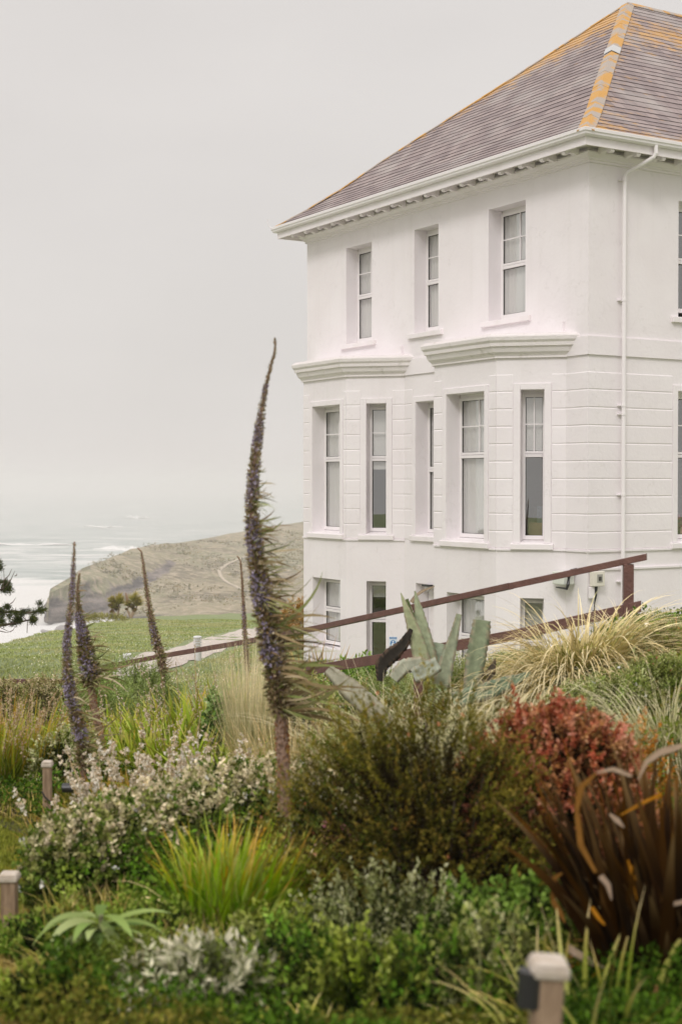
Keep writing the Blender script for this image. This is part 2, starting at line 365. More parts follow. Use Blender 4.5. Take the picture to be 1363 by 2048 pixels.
# bay cornices
COR = [(-.03, 2.24), (.05, 2.24), (.05, 2.27), (.07, 2.30), (.12, 2.34), (.145, 2.40), (.15, 2.43), (.19, 2.44), (.20, 2.50), (.235, 2.54), (.25, 2.60), (.245, 2.625), (-.03, 2.655)]
M45 = math.tan(math.radians(22.5))
for bi, (s0, w) in enumerate((B1, B2)):
    c1, c2, c3 = bayops[bi][0:3]
    e1 = c1; fns = [lambda o, z, c=c1: c(-o, o, z),
                    lambda o, z, c=c2: c(-o * M45, o, z), lambda o, z, c=c2, w=w: c(w + o * M45, o, z),
                    lambda o, z, c=c3: c(CL + o, o, z)]
    m = MB(); m.sweep(COR, fns, None)
    co = m.build('bay_cornice', M['cornice'], house)
    rf = MB(); pts = [c1(-.2, .2, 2.63), c2(-.2 * M45, .2, 2.63), c2(w + .2 * M45, .2, 2.63), c3(CL + .2, .2, 2.63), FA(s0 + 2 * BD + w + .1, -.02, 2.68), FA(s0 - .1, -.02, 2.68)]
    top = [p + ZV * .03 for p in pts]
    n = len(rf.v); rf.v += [tuple(p) for p in pts + top]; rf.f.append(tuple(range(6))); rf.f.append(tuple(range(11, 5, -1)))
    for i in range(6): rf.f.append((i, (i + 1) % 6, 6 + (i + 1) % 6, 6 + i))
    rf.build('bay_roof', M['cornice'], house)

# interior slabs and back walls
def plan(ins):
    P = [FA(0, -ins, 0) + UB * 0, ]
    pts = [K + UB * ins + UA * ins]
    for bi, (s0, w) in enumerate((B1, B2)):
        k = ins * M45
        pts += [FA(s0 + ins * .4, -ins, 0), FA(s0 + BD + k, BD - ins, 0), FA(s0 + BD + w - k, BD - ins, 0), FA(s0 + 2 * BD + w - ins * .4, -ins, 0)]
    pts += [K + UA * (LA - ins) + UB * ins, K + UA * (LA - ins) + UB * (LB - ins), K + UA * ins + UB * (LB - ins)]
    return pts
sl = MB()
for z0, z1 in ((-4.4, -4.3), (-1.98, -1.78), (2.2, 2.3)):
    sl.prism([p + ZV * z0 for p in plan(.05)], (0, 0, z1 - z0))
sl.prism([K + UA * a + UB * b + ZV * 5.4 for a, b in ((.05, .05), (LA - .05, .05), (LA - .05, LB - .05), (.05, LB - .05))], (0, 0, .1))
sl.build('floor_slab', M['floor'], house)
iw = MB(); I0 = 4.6
for F_, a, b, o in ((FA, .1, LA - .1, -I0),): F_.box(iw, a, b, o - .1, o, -4.3, 5.4)
for s in (4.45, 5.52): FA.box(iw, s - .05, s + .05, -I0, -.42, -4.3, 5.4)
for s in (4.35, 7.6, 10.6): FB.box(iw, s - .05, s + .05, -3.2, -.42, -1.7, 5.4)
FB.box(iw, .1, LB - .1, -3.6, -3.5, -1.7, 5.4)
iw.build('partition_wall', M['room'], house)
# furniture glimpsed behind the near canted window
fm = MB(); c1 = bayops[0][0]; c1.box(fm, .1, .75, -1.3, -.75, -1.75, -.72); fm.build('cabinet', mat('cabinet_wood', (.36, .22, .13), .5), house)
fm = MB(); c1.box(fm, .42, .6, -1.0, -.8, -.72, -.42); fm.build('kettle', mat('kettle_dark', (.07, .09, .11), .3), house)

# eaves: moulded frieze, soffit, fascia, brackets, gutter
def ring(o, z, s0=0):   # eaves loop corner fns around K, P3, P2, P1
    return [lambda o, z: FA(LA, 0, z) + UA * o + NA * o, lambda o, z: FA(0, 0, z) + NA * o + NB * o,
            lambda o, z: FB(LB, 0, z) + UB * o + NB * o, lambda o, z: P2 + ZV * z + UA * o + UB * o, lambda o, z: FA(LA, 0, z) + UA * o + NA * o]
RG = ring(0, 0)
m = MB(); m.sweep([(-.05, 5.56), (.035, 5.56), (.035, 5.60), (.06, 5.61), (.065, 5.64), (.10, 5.66), (.145, 5.69), (.15, 5.72), (.03, 5.727), (.03, 5.798), (-.05, 5.798)], RG, None, close=True); m.build('frieze', M['trim'], house)
m = MB(); m.sweep([(-.05, 5.80), (.475, 5.80), (.475, 5.825), (-.05, 5.825)], RG, None, close=True); m.build('soffit', M['trim'], house)
m = MB(); m.sweep([(.477, 5.705), (.507, 5.705), (.507, 5.90), (.477, 5.90)], RG, None, close=True); m.build('fascia', M['trim'], house)
m = MB(); m.sweep([(.51, 5.845), (.57, 5.845), (.60, 5.87), (.605, 5.905), (.625, 5.915), (.63, 5.965), (.61, 5.975), (.605, 5.93), (.535, 5.93), (.53, 5.975), (.51, 5.975)], RG, None, close=True)
gut = m.build('gutter', M['upvc'], house)
hk = MB(); e = RG[0](.62, 5.97); hk.tube([e, e + Vector((-.05, 0, .05)), e + Vector((-.09, 0, .15)), e + Vector((-.06, 0, .19)), e + Vector((-.03, 0, .17))], .008, 6); hk.build('gutter_hook', M['upvc'], gut)
def bracket(F_, t):
    b = MB(); w = .045
    pr = [(.152, 5.70), (.152, 5.799), (.474, 5.799), (.474, 5.675), (.45, 5.655), (.40, 5.655), (.375, 5.685), (.33, 5.70), (.27, 5.695), (.22, 5.675), (.18, 5.68)]
    b.prism([F_(t - w, o, z) for o, z in pr], F_.u * (2 * w))
    b.build('eaves_bracket', M['trim'], house)
for k in range(17): bracket(FA, .12 + k * (LA - .24) / 16)
for k in range(26): bracket(FB, .12 + k * (LB - .24) / 25)

# downpipe
dp = MB(); t = .73
dp.tube([FB(t + .29, .57, 5.86), FB(t + .29, .57, 5.72), FB(t + .27, .54, 5.66), FB(t + .03, .15, 5.44), FB(t, .11, 5.38), FB(t, .10, 5.2), FB(t, .10, -2.7)], .036, 12)
for z in (5.30, 3.2, 1.35, 1.2, -.22, -1.75): dp.tube([FB(t, .10, z), FB(t, .10, z + .05)], .044, 12); FB.box(dp, t - .075, t + .075, 0, .06, z + .01, z + .03)
dp.build('downpipe', M['upvc'], house, smooth=False)

# roof
def roofmat(lich_amt):
    m = bpy.data.materials.new('slate'); m.use_nodes = True; n, l = m.node_tree.nodes, m.node_tree.links
    b = n['Principled BSDF']; b.inputs['Roughness'].default_value = .62
    uv = n.new('ShaderNodeUVMap'); uv.uv_map = 'UVMap'
    br = n.new('ShaderNodeTexBrick'); br.inputs['Scale'].default_value = 1; br.inputs['Brick Width'].default_value = .27; br.inputs['Row Height'].default_value = .2
    br.inputs['Mortar Size'].default_value = .004; br.inputs['Color1'].default_value = (.175, .130, .130, 1); br.inputs['Color2'].default_value = (.29, .225, .215, 1); br.inputs['Mortar'].default_value = (.05, .04, .04, 1)
    br.inputs['Bias'].default_value = -.1
    l.new(uv.outputs[0], br.inputs[0])
    z = n.new('ShaderNodeTexNoise'); z.inputs['Scale'].default_value = .8; z.inputs['Detail'].default_value = 8; l.new(uv.outputs[0], z.inputs[0])
    x = n.new('ShaderNodeMixRGB'); x.blend_type = 'MIX'; x.inputs[2].default_value = (.37, .34, .32, 1)
    r = n.new('ShaderNodeMapRange'); r.inputs[1].default_value = .48; r.inputs[2].default_value = .75; r.inputs[4].default_value = .7; l.new(z.outputs[0], r.inputs[0]); l.new(r.outputs[0], x.inputs[0]); l.new(br.outputs[0], x.inputs[1])
    at_ = n.new('ShaderNodeAttribute'); at_.attribute_name = 'lichen'
    z2 = n.new('ShaderNodeTexNoise'); z2.inputs['Scale'].default_value = 2.2; z2.inputs['Detail'].default_value = 10; z2.inputs['Roughness'].default_value = .72
    mp = n.new('ShaderNodeMapping'); mp.inputs['Scale'].default_value = (1, 2.0, 1); l.new(uv.outputs[0], mp.inputs[0]); l.new(mp.outputs[0], z2.inputs[0])
    ad = n.new('ShaderNodeMath'); ad.operation = 'ADD'; l.new(z2.outputs[0], ad.inputs[0]); l.new(at_.outputs['Fac'], ad.inputs[1])
    r2 = n.new('ShaderNodeMapRange'); r2.inputs[1].default_value = .73; r2.inputs[2].default_value = .86; r2.inputs[4].default_value = .88; l.new(ad.outputs[0], r2.inputs[0])
    oc = n.new('ShaderNodeMixRGB'); oc.inputs[1].default_value = (.50, .30, .06, 1); oc.inputs[2].default_value = (.46, .22, .07, 1)
    z3 = n.new('ShaderNodeTexNoise'); z3.inputs['Scale'].default_value = 9; l.new(uv.outputs[0], z3.inputs[0]); l.new(z3.outputs[0], oc.inputs[0])
    x2 = n.new('ShaderNodeMixRGB'); l.new(r2.outputs[0], x2.inputs[0]); l.new(x.outputs[0], x2.inputs[1]); l.new(oc.outputs[0], x2.inputs[2])
    l.new(x2.outputs[0], b.inputs['Base Color'])
    bu = n.new('ShaderNodeBump'); bu.inputs['Strength'].default_value = .5; bu.inputs['Distance'].default_value = .01; l.new(z3.outputs[0], bu.inputs['Height']); l.new(bu.outputs[0], b.inputs['Normal'])
    return m
M['slate'] = roofmat(0)
EO, EZ = .57, 5.965
def eave(i, o=EO, z=EZ): return RG[i](o, z)
PK = K + UA * (LA / 2) + UB * 5.35 + ZV * 10.62
PK2 = K + UA * (LA / 2) + UB * (LB - 5.35) + ZV * 10.62
def bell(e, p, t):           # bell-cast: a flatter kick at the eaves
    q = e.lerp(p, t); d = -.085 * math.exp(-((t - .16) / .12) ** 2) - .055 * math.sin(min(1, max(0, t)) * math.pi)
    return q + ZV * d
def roof_face(name, eL, eR, pL, pR, lich):
    slope = ((eL + eR) / 2 - (pL + pR) / 2).length
    nc = int(round(slope / .2)); NC = 26
    nrm = (eR - eL).cross(pL - eL).normalized()
    if nrm.z < 0: nrm = -nrm
    v, f, uv, lc = [], [], [], []
    for i in range(nc):
        rr = random.Random(i * 7 + len(name))
        for k, (t, lift) in enumerate(((i / nc, .010 + rr.uniform(-.0015, .002)), ((i + 1) / nc, .0))):
            L, R_ = bell(eL, pL, t), bell(eR, pR, t)
            for j in range(NC + 1):
                p = L.lerp(R_, j / NC) + nrm * (lift + (rr.uniform(-.0012, .0022) if k == 0 else 0)); v.append(tuple(p))
                wd = (R_ - L).length
                uu = (p - eL).dot((eR - eL).normalized()); uv.append((uu, (i + (0.02 if k == 0 else .98)) * .2)); lc.append(lich(j / NC * wd, wd - j / NC * wd, t, uu))
            if k == 0:
                if i:
                    b0 = len(v) - (NC + 1); a0 = b0 - (NC + 1)
                    for j in range(NC): f.append((a0 + j, a0 + j + 1, b0 + j + 1, b0 + j))
            else:
                b0 = len(v) - (NC + 1); a0 = b0 - (NC + 1)
                for j in range(NC): f.append((a0 + j, a0 + j + 1, b0 + j + 1, b0 + j))
    w = WL['house']; me = bpy.data.meshes.new(name); me.from_pydata([(a - w.x, b - w.y, c - w.z) for a, b, c in v], [], f)
    u = me.uv_layers.new(name='UVMap'); idx = np.empty(len(me.loops), int); me.loops.foreach_get('vertex_index', idx)
    u.data.foreach_set('uv', np.array(uv)[idx].ravel())
    a = me.attributes.new('lichen', 'FLOAT', 'POINT'); a.data.foreach_set('value', np.array(lc, float))
    me.materials.append(M['slate']); return link(bpy.data.objects.new(name, me), house)
def lA(dl, dr, t, u): return .10 + .26 * math.exp(-min(dl, dr + 9) / 1.0) * (0.4 + t) + .22 * max(0, t - .55) * 2 * (1 if dr < 3 else .6) - .05 * (t < .5)
def lB(dl, dr, t, u): return .10 + .16 * math.exp(-dl / .7) + .26 * math.exp(-((t - .78) / .14) ** 2) * (1 - math.exp(-dl / .9)) - .25 * (t > .92) + .20 * math.exp(-t / .07)
# the A-side slope is the hip end; the B side carries the ridge
roof_face('roof', eave(0), eave(1), PK, PK, lambda dl, dr, t, u: lA(dl, dr, t, u))
roof_face('roof', eave(1), eave(2), PK, PK2, lB)
roof_face('roof', eave(3), eave(0), PK2, PK, lB)
roof_face('roof', eave(2), eave(3), PK2, PK2, lA)
hm = mat('hip_tile_lichen', (.50, .27, .07), .85, col2=(.36, .31, .27), nscale=3.2, detail=12, ramp=(.46, .54), bump=.6, bscale=30)
def hip(e, p, na, nb, name, seg=.9, wd=.165, bellc=True):
    m = MB(); L = (p - e).length; n = int(L / seg)
    for i in range(n):
        t0, t1 = i / n, min(1, (i + 1.06) / n)
        a = (bell(e, p, t0) if bellc else e.lerp(p, t0)) + ZV * .040; b = (bell(e, p, t1) if bellc else e.lerp(p, t1)) + ZV * .032
        d = (b - a).normalized()
        s1 = d.cross(na).normalized(); s2 = d.cross(nb).normalized()
        if s1.dot(nb) > 0: s1 = -s1     # each wing lies on its own slope
        if s2.dot(na) > 0: s2 = -s2
        for sd in (s1, s2):
            q = [a + ZV * .0, a + sd * wd, b + sd * wd, b]
            m.hexa([x - ZV * .018 for x in q] + q)
    return m.build(name, hm, house)
def fn(a, b, c):
    n = (b - a).cross(c - a).normalized(); return n if n.z > 0 else -n
nAe = fn(eave(0), eave(1), PK); nBe = fn(eave(1), eave(2), PK); nCe = fn(eave(3), eave(0), PK); nDe = fn(eave(2), eave(3), PK2)
hip(eave(1), PK, nAe, nBe, 'hip_tiles'); hip(eave(0), PK, nAe, nCe, 'hip_tiles', wd=.10); hip(eave(2), PK2, nBe, nDe, 'hip_tiles'); hip(eave(3), PK2, nCe, nDe, 'hip_tiles')
hip(PK, PK2, nBe, nCe, 'ridge_tiles', wd=.14, bellc=False)
lp = MB()
e, p = eave(1), PK
for t0, t1 in ((.555, .60),):
    a = bell(e, p, t0) + ZV * .066; b = bell(e, p, t1) + ZV * .064; d = (b - a).normalized()
    for na, nb in ((nAe, nBe), (nBe, nAe)):
        sdv = d.cross(na).normalized(); sdv = -sdv if sdv.dot(nb) > 0 else sdv
        q = [a, a + sdv * .175, b + sdv * .175, b]; lp.hexa([x - ZV * .01 for x in q] + q)
lp.build('lead_patch', M['lead'], house)

# wall fittings (things of their own)
def fitting(name, label, cat, p): return thing(name, label, cat, tuple(p))
fl = fitting('wall_light', 'white wall floodlight on a black bracket under the brown rail, beside the house corner', 'wall light', FA(.45, .0, -1.65))
q = MB(); FA.box(q, .30, .62, .03, .28, -1.78, -1.55); q.build('lamp_housing', mat('pale_glass', (.66, .68, .62), .3), fl, bevel=.02)
q = MB(); q.tube([FA(.26, .02, -1.5), FA(.24, .16, -1.52), FA(.23, .22, -1.62), FA(.23, .24, -1.76), FA(.26, .24, -1.84), FA(.55, .24, -1.83)], [.02, .026, .03, .03, .022, .01], 8); q.build('bracket', M['black'], fl)
mb_ = fitting('meter_box', 'small cream electric box on the corner wall with a black cable below', 'electric box', FB(.16, .02, -1.64))
q = MB(); FB.box(q, .03, .29, 0.02, .13, -1.79, -1.53); q.build('box_case', M['cream'], mb_, bevel=.012)
q = MB(); FB.box(q, .11, .23, .13, .137, -1.72, -1.58); q.build('box_window', mat('meter_glass', (.35, .34, .31), .2), mb_)
q = MB(); FB.box(q, .14, .20, .137, .142, -1.69, -1.62); q.build('dial', M['gasket'], mb_)
q = MB(); FB.box(q, -.0, .10, 0.02, .08, -2.0, -1.80); q.build('junction_box', M['trim'], mb_, bevel=.008)
q = MB(); q.tube([FB(.13, .08, -1.79), FB(.13, .075, -1.95), FB(.125, .045, -2.1), FB(.12, .04, -3.0)], [.028, .02, .010, .009], 8); FB.box(q, .10, .17, .02, .06, -2.24, -2.21); q.build('cable', M['black'], mb_)
cl_ = fitting('door_lamp', 'small dark-topped lamp above the recessed lower door between the bays', 'door lamp', FA(4.78, .0, -2.1))
q = MB(); FA.box(q, 4.70, 4.90, .0, .13, -2.085, -2.05); q.build('lamp_top', M['black'], cl_)
q = MB(); q.tube([FA(4.80, .065, -2.085), FA(4.80, .065, -2.16), FA(4.80, .065, -2.19)], [.05, .045, .02], 10); q.build('lamp_glass', M['steel'], cl_)
# blue and white notice
blue = mat('sign_blue', (.10, .25, .50), .4); swh = mat('sign_white', (.66, .72, .80), .4)
sg = thing('notice', 'small blue and white notice on the wall between lower bay window and agave', 'sign', tuple(FA(5.9, .0, -3.3)))
c1b = bayops[1][0]
def sgb(a, b, o0, o1, z0, z1, mt, nm):
    q = MB(); c1b.box(q, a, b, o0, o1, z0, z1); return q.build(nm, mt, sg)
tt = .235; zc = -3.37
sgb(tt - .085, tt + .085, .0, .006, zc - .165, zc + .165, swh, 'sign_board')
sgb(tt - .078, tt + .078, .006, .008, zc + .115, zc + .158, blue, 'heading_bar')
sgb(tt - .078, tt + .078, .006, .008, zc - .158, zc - .072, blue, 'footer_bar')
q = MB(); q.poly([c1b(tt + .062 * math.cos(k * .2618), .0085, zc + .022 + .074 * math.sin(k * .2618)) for k in range(24)]); q.build('disc', blue, sg, recalc=False)
q = MB(); q.poly([c1b(tt + .018 * math.cos(k * .5236), .0105, zc + .063 + .02 * math.sin(k * .5236)) for k in range(12)])
q.poly([c1b(tt + a, .0105, zc + b) for a, b in ((-.042, -.04), (.042, -.04), (.038, .0), (.02, .036), (-.02, .036), (-.038, .0))]); q.build('pictogram', swh, sg, recalc=False)
q = MB()
for r_, zz in enumerate((zc + .138, zc - .09, zc - .115, zc - .14)):
    x = tt - .066
    while x < tt + .06:
        wd = random.uniform(.006, .014)
        for s_ in (0,): q.poly([c1b(x, .0105, zz - .007), c1b(x + wd, .0105, zz - .007), c1b(x + wd, .0105, zz + .007), c1b(x, .0105, zz + .007)])
        x += wd + .005
q.build('lettering', swh, sg, recalc=False)

# person seated behind the ground-floor window of the right-hand wall
def skin_fig():
    pr = thing('person', 'person in maroon and dark jacket sitting behind the right edge window', 'person', tuple(FB(2.62, -.72, -1.78)))
    o = FB(2.52, -.66, 0); u, n = FB.u, FB.n
    def P(a, b, z): return o + u * a + n * b + ZV * z
    pts = {'pel': (P(0, 0, -1.25), .15), 'waist': (P(0, 0, -1.0), .14), 'chest': (P(0, .03, -.72), .17), 'neckb': (P(0, .04, -.50), .09), 'neck': (P(0, .05, -.42), .055), 'head': (P(0, .06, -.30), .085), 'crown': (P(0, .05, -.20), .08),
           'shl': (P(-.19, .03, -.58), .07), 'ell': (P(-.27, .12, -.86), .05), 'hal': (P(-.12, .26, -1.0), .035), 'shr': (P(.19, .03, -.58), .07), 'elr': (P(.26, .12, -.86), .05), 'har': (P(.1, .26, -1.0), .035),
           'hpl': (P(-.1, .05, -1.3), .09), 'knl': (P(-.12, .45, -1.28), .065), 'fol': (P(-.12, .45, -1.72), .045), 'hpr': (P(.1, .05, -1.3), .09), 'knr': (P(.12, .45, -1.28), .065), 'for': (P(.12, .45, -1.72), .045)}
    ed = [('pel', 'waist'), ('waist', 'chest'), ('chest', 'neckb'), ('neckb', 'neck'), ('neck', 'head'), ('head', 'crown'), ('chest', 'shl'), ('shl', 'ell'), ('ell', 'hal'), ('chest', 'shr'), ('shr', 'elr'), ('elr', 'har'), ('pel', 'hpl'), ('hpl', 'knl'), ('knl', 'fol'), ('pel', 'hpr'), ('hpr', 'knr'), ('knr', 'for')]
    def mk(name, keys, mt, grow=0, sub=2):
        ks = [k for k in pts if k in keys]; me = bpy.data.meshes.new(name); w = WL[pr.name]
        me.from_pydata([tuple(pts[k][0] - w) for k in ks], [(ks.index(a), ks.index(b)) for a, b in ed if a in ks and b in ks], [])
        me.materials.append(mt); ob = link(bpy.data.objects.new(name, me), pr)
        sk = ob.modifiers.new('skin', 'SKIN')
        for i, k in enumerate(ks): me.skin_vertices[0].data[i].radius = (pts[k][1] + grow,) * 2
        me.skin_vertices[0].data[0].use_root = True
        sb = ob.modifiers.new('sub', 'SUBSURF'); sb.levels = sb.render_levels = sub
        return ob
    mk('body', set(pts), mat('skin', (.5, .32, .25), .5))
    mk('jacket', {'waist', 'chest', 'shl', 'ell', 'shr', 'elr', 'neckb'}, mat('jacket_cloth', (.20, .035, .06), .8, col2=(.035, .035, .05), nscale=9, ramp=(.47, .53), stretch=(1, 1, 3)), .018)
    hp = MB(); c = P(0, .03, -.24)
    for i in range(40):
        for j in range(1): pass
    import itertools
    bm = bmesh.new(); bmesh.ops.create_icosphere(bm, subdivisions=3, radius=.108)
    bm.faces.ensure_lookup_table()
    bmesh.ops.delete(bm, geom=[v for v in bm.verts if v.co.dot(n) > .055 and v.co.z < .03], context='VERTS')
    me = bpy.data.meshes.new('hair'); bm.to_mesh(me); bm.free(); me.materials.append(mat('grey_hair', (.30, .31, .33), .6))
    h = link(bpy.data.objects.new('hair', me), pr); h.location = tuple(c - WL[pr.name])
skin_fig()

# ------------------------------------------------------------------ SETTING: ground, sea, headland, haze
def attr_mat(name, rough=.65, trans=.12, spec=.08, nvar=.0, nscale=40, sheen=0):
    m = bpy.data.materials.new(name); m.use_nodes = True; n, l = m.node_tree.nodes, m.node_tree.links
    b = n['Principled BSDF']; b.inputs['Roughness'].default_value = rough; b.inputs['Specular IOR Level'].default_value = spec
    a = n.new('ShaderNodeVertexColor'); a.layer_name = 'Col'; src = a.outputs[0]
    if nvar:
        t = n.new('ShaderNodeTexCoord'); z = n.new('ShaderNodeTexNoise'); z.inputs['Scale'].default_value = nscale; z.inputs['Detail'].default_value = 4; l.new(t.outputs['Object'], z.inputs[0])
        r = n.new('ShaderNodeMapRange'); r.inputs[1].default_value = .3; r.inputs[2].default_value = .7; r.inputs[3].default_value = 1 - nvar; r.inputs[4].default_value = 1 + nvar; l.new(z.outputs[0], r.inputs[0])
        v = n.new('ShaderNodeVectorMath'); v.operation = 'SCALE'; l.new(src, v.inputs[0]); l.new(r.outputs[0], v.inputs['Scale']); src = v.outputs[0]
    l.new(src, b.inputs['Base Color'])
    if trans:
        o = n['Material Output']; t = n.new('ShaderNodeBsdfTranslucent'); l.new(src, t.inputs[0]); x = n.new('ShaderNodeMixShader'); x.inputs[0].default_value = trans
        l.new(b.outputs[0], x.inputs[1]); l.new(t.outputs[0], x.inputs[2]); l.new(x.outputs[0], o.inputs[0])
    return m
M['leaf'] = attr_mat('leaf', nvar=.18, nscale=60)
M['matte'] = attr_mat('matte_leaf', rough=.85, trans=.15, spec=.04)
M['agave'] = attr_mat('agave_skin', rough=.55, trans=0, nvar=.2, nscale=18)
M['stalk'] = attr_mat('stalk', rough=.8, trans=0, nvar=.25, nscale=35)

def grassmat():
    m = bpy.data.materials.new('lawn_grass'); m.use_nodes = True; n, l = m.node_tree.nodes, m.node_tree.links
    b = n['Principled BSDF']; b.inputs['Roughness'].default_value = .9; b.inputs['Specular IOR Level'].default_value = .1
    t = n.new('ShaderNodeTexCoord')
    def nz(s, d, a, b_): 
        z = n.new('ShaderNodeTexNoise'); z.inputs['Scale'].default_value = s; z.inputs['Detail'].default_value = d; l.new(t.outputs['Object'], z.inputs[0])
        r = n.new('ShaderNodeMapRange'); r.inputs[1].default_value = a; r.inputs[2].default_value = b_; l.new(z.outputs[0], r.inputs[0]); return r.outputs[0]
    def mixc(f, a, b_):
        x = n.new('ShaderNodeMixRGB'); l.new(f, x.inputs[0])
        for i, c in ((1, a), (2, b_)):
            if isinstance(c, tuple): x.inputs[i].default_value = (*c, 1)
            else: l.new(c, x.inputs[i])
        return x.outputs[0]
    c = mixc(nz(.35, 6, .35, .65), (.23, .28, .13), (.29, .32, .17)); c = mixc(nz(3, 8, .5, .75), c, (.33, .31, .19)); c = mixc(nz(22, 4, .35, .7), c, (.18, .22, .11))
    l.new(c, b.inputs['Base Color'])
    z = n.new('ShaderNodeTexNoise'); z.inputs['Scale'].default_value = 30; z.inputs['Detail'].default_value = 8; l.new(t.outputs['Object'], z.inputs[0])
    u = n.new('ShaderNodeBump'); u.inputs['Strength'].default_value = .8; u.inputs['Distance'].default_value = .05; l.new(z.outputs[0], u.inputs['Height']); l.new(u.outputs[0], b.inputs['Normal'])
    return m
M['grass'] = grassmat()
EA = [-1.5, -.4, -.25, -.169, -.15, -.13, -.10, -.025, .2, 1.5]; EY = [30, 31, 36, 48, 66, 96, 118, 150, 170, 190]
def grid_mesh(name, P, nr, nc, m, kind='structure', smooth=True):
    v = P.reshape(-1, 3); i = np.arange((nr - 1) * (nc - 1)); r, c = i // (nc - 1), i % (nc - 1); a = r * nc + c
    f = np.stack([a, a + 1, a + nc + 1, a + nc], 1)
    me = bpy.data.meshes.new(name); me.from_pydata(v.tolist(), [], f.tolist()); me.materials.append(m)
    if smooth: me.shade_smooth()
    return tag(link(bpy.data.objects.new(name, me)), kind=kind)
nr, nc = 190, 170
al = np.concatenate([np.linspace(-1.5, -.35, 25), np.linspace(-.34, .45, 120), np.linspace(.47, 1.5, 25)])
rows = []
for i in range(nr):
    t = (i / (nr - 1)) ** 1.4
    ey = np.interp(al, EA, EY); Y = -9 + t * (ey + 9); X = al * (Y + 20); rows.append(np.stack([X, Y, g(X, Y)], 1))
last = rows[-1]
for dy, dz in ((.6, -.25), (1.6, -1.6), (4, -6), (10, -16), (18, -30), (30, -52)):
    q = last.copy(); q[:, 1] += dy; q[:, 2] += dz; rows.append(q)
P = np.array(rows); ground = grid_mesh('lawn', P, len(rows), nc, M['grass'])

# flower-bed soil: a sheet just above the lawn
def bed_left(Y): return np.interp(Y, [2, 6, 8, 10, 12, 20, 22.5], [-.95, -1.35, -1.75, -2.15, -3.6, -6.0, -6.0])
ys = np.linspace(2.0, 21.5, 80); ts = np.linspace(0, 1, 60)
xx = bed_left(ys)[:, None] * (1 - ts)[None] + (.285 * ys + .45)[:, None] * ts[None]; yy = np.repeat(ys[:, None], 60, 1)
zz = g(xx, yy) + .03
grid_mesh('bed_soil', np.stack([xx, yy, zz], 2), 80, 60, mat('soil', (.030, .023, .015), .95, col2=(.055, .045, .025), nscale=8, bump=.8, bscale=20))
# path across the lawn
dg = bpy.context.evaluated_depsgraph_get()
bvh_g = BVHTree.FromPolygons([Vector(p) for p in P.reshape(-1, 3)], [tuple(p.vertices) for p in ground.data.polygons])
def hit(bvh, px, py):
    r = Vector(ray(px, py)).normalized(); h = bvh.ray_cast(Vector((0, 0, 0)), r, 3000); return h[0]
def strip(name, pts, width, m, lift=.012, kind='structure', surf=None):
    mb = MB(); pts = [Vector(p) for p in pts]
    fine = []
    for i in range(len(pts) - 1):
        for k in range(6): fine.append(pts[i].lerp(pts[i + 1], k / 6))
    fine.append(pts[-1])
    rws = []
    for i, p in enumerate(fine):
        d = fine[min(i + 1, len(fine) - 1)] - fine[max(i - 1, 0)]; d.z = 0; d.normalize(); s = Vector((-d.y, d.x, 0))
        row = []
        for q in (-1, -.33, .33, 1):
            x = p + s * (width / 2 * q * random.uniform(.93, 1.07)); x.z = (surf(x.x, x.y) if surf else p.z) + lift; row.append(x)
        rws.append(row)
    for i in range(len(rws) - 1):
        for k in range(3): mb.poly([rws[i][k], rws[i][k + 1], rws[i + 1][k + 1], rws[i + 1][k]])
    return tag(mb.build(name, m, None, recalc=False, smooth=True), kind=kind)
pp = [hit(bvh_g, x, y) for x, y in ((215, 1352), (290, 1330), (345, 1312), (409, 1293), (482, 1271), (545, 1254), (600, 1247), (640, 1246))]
strip('path', pp, 1.7, M['path'], surf=lambda x, y: float(g(x, y)))

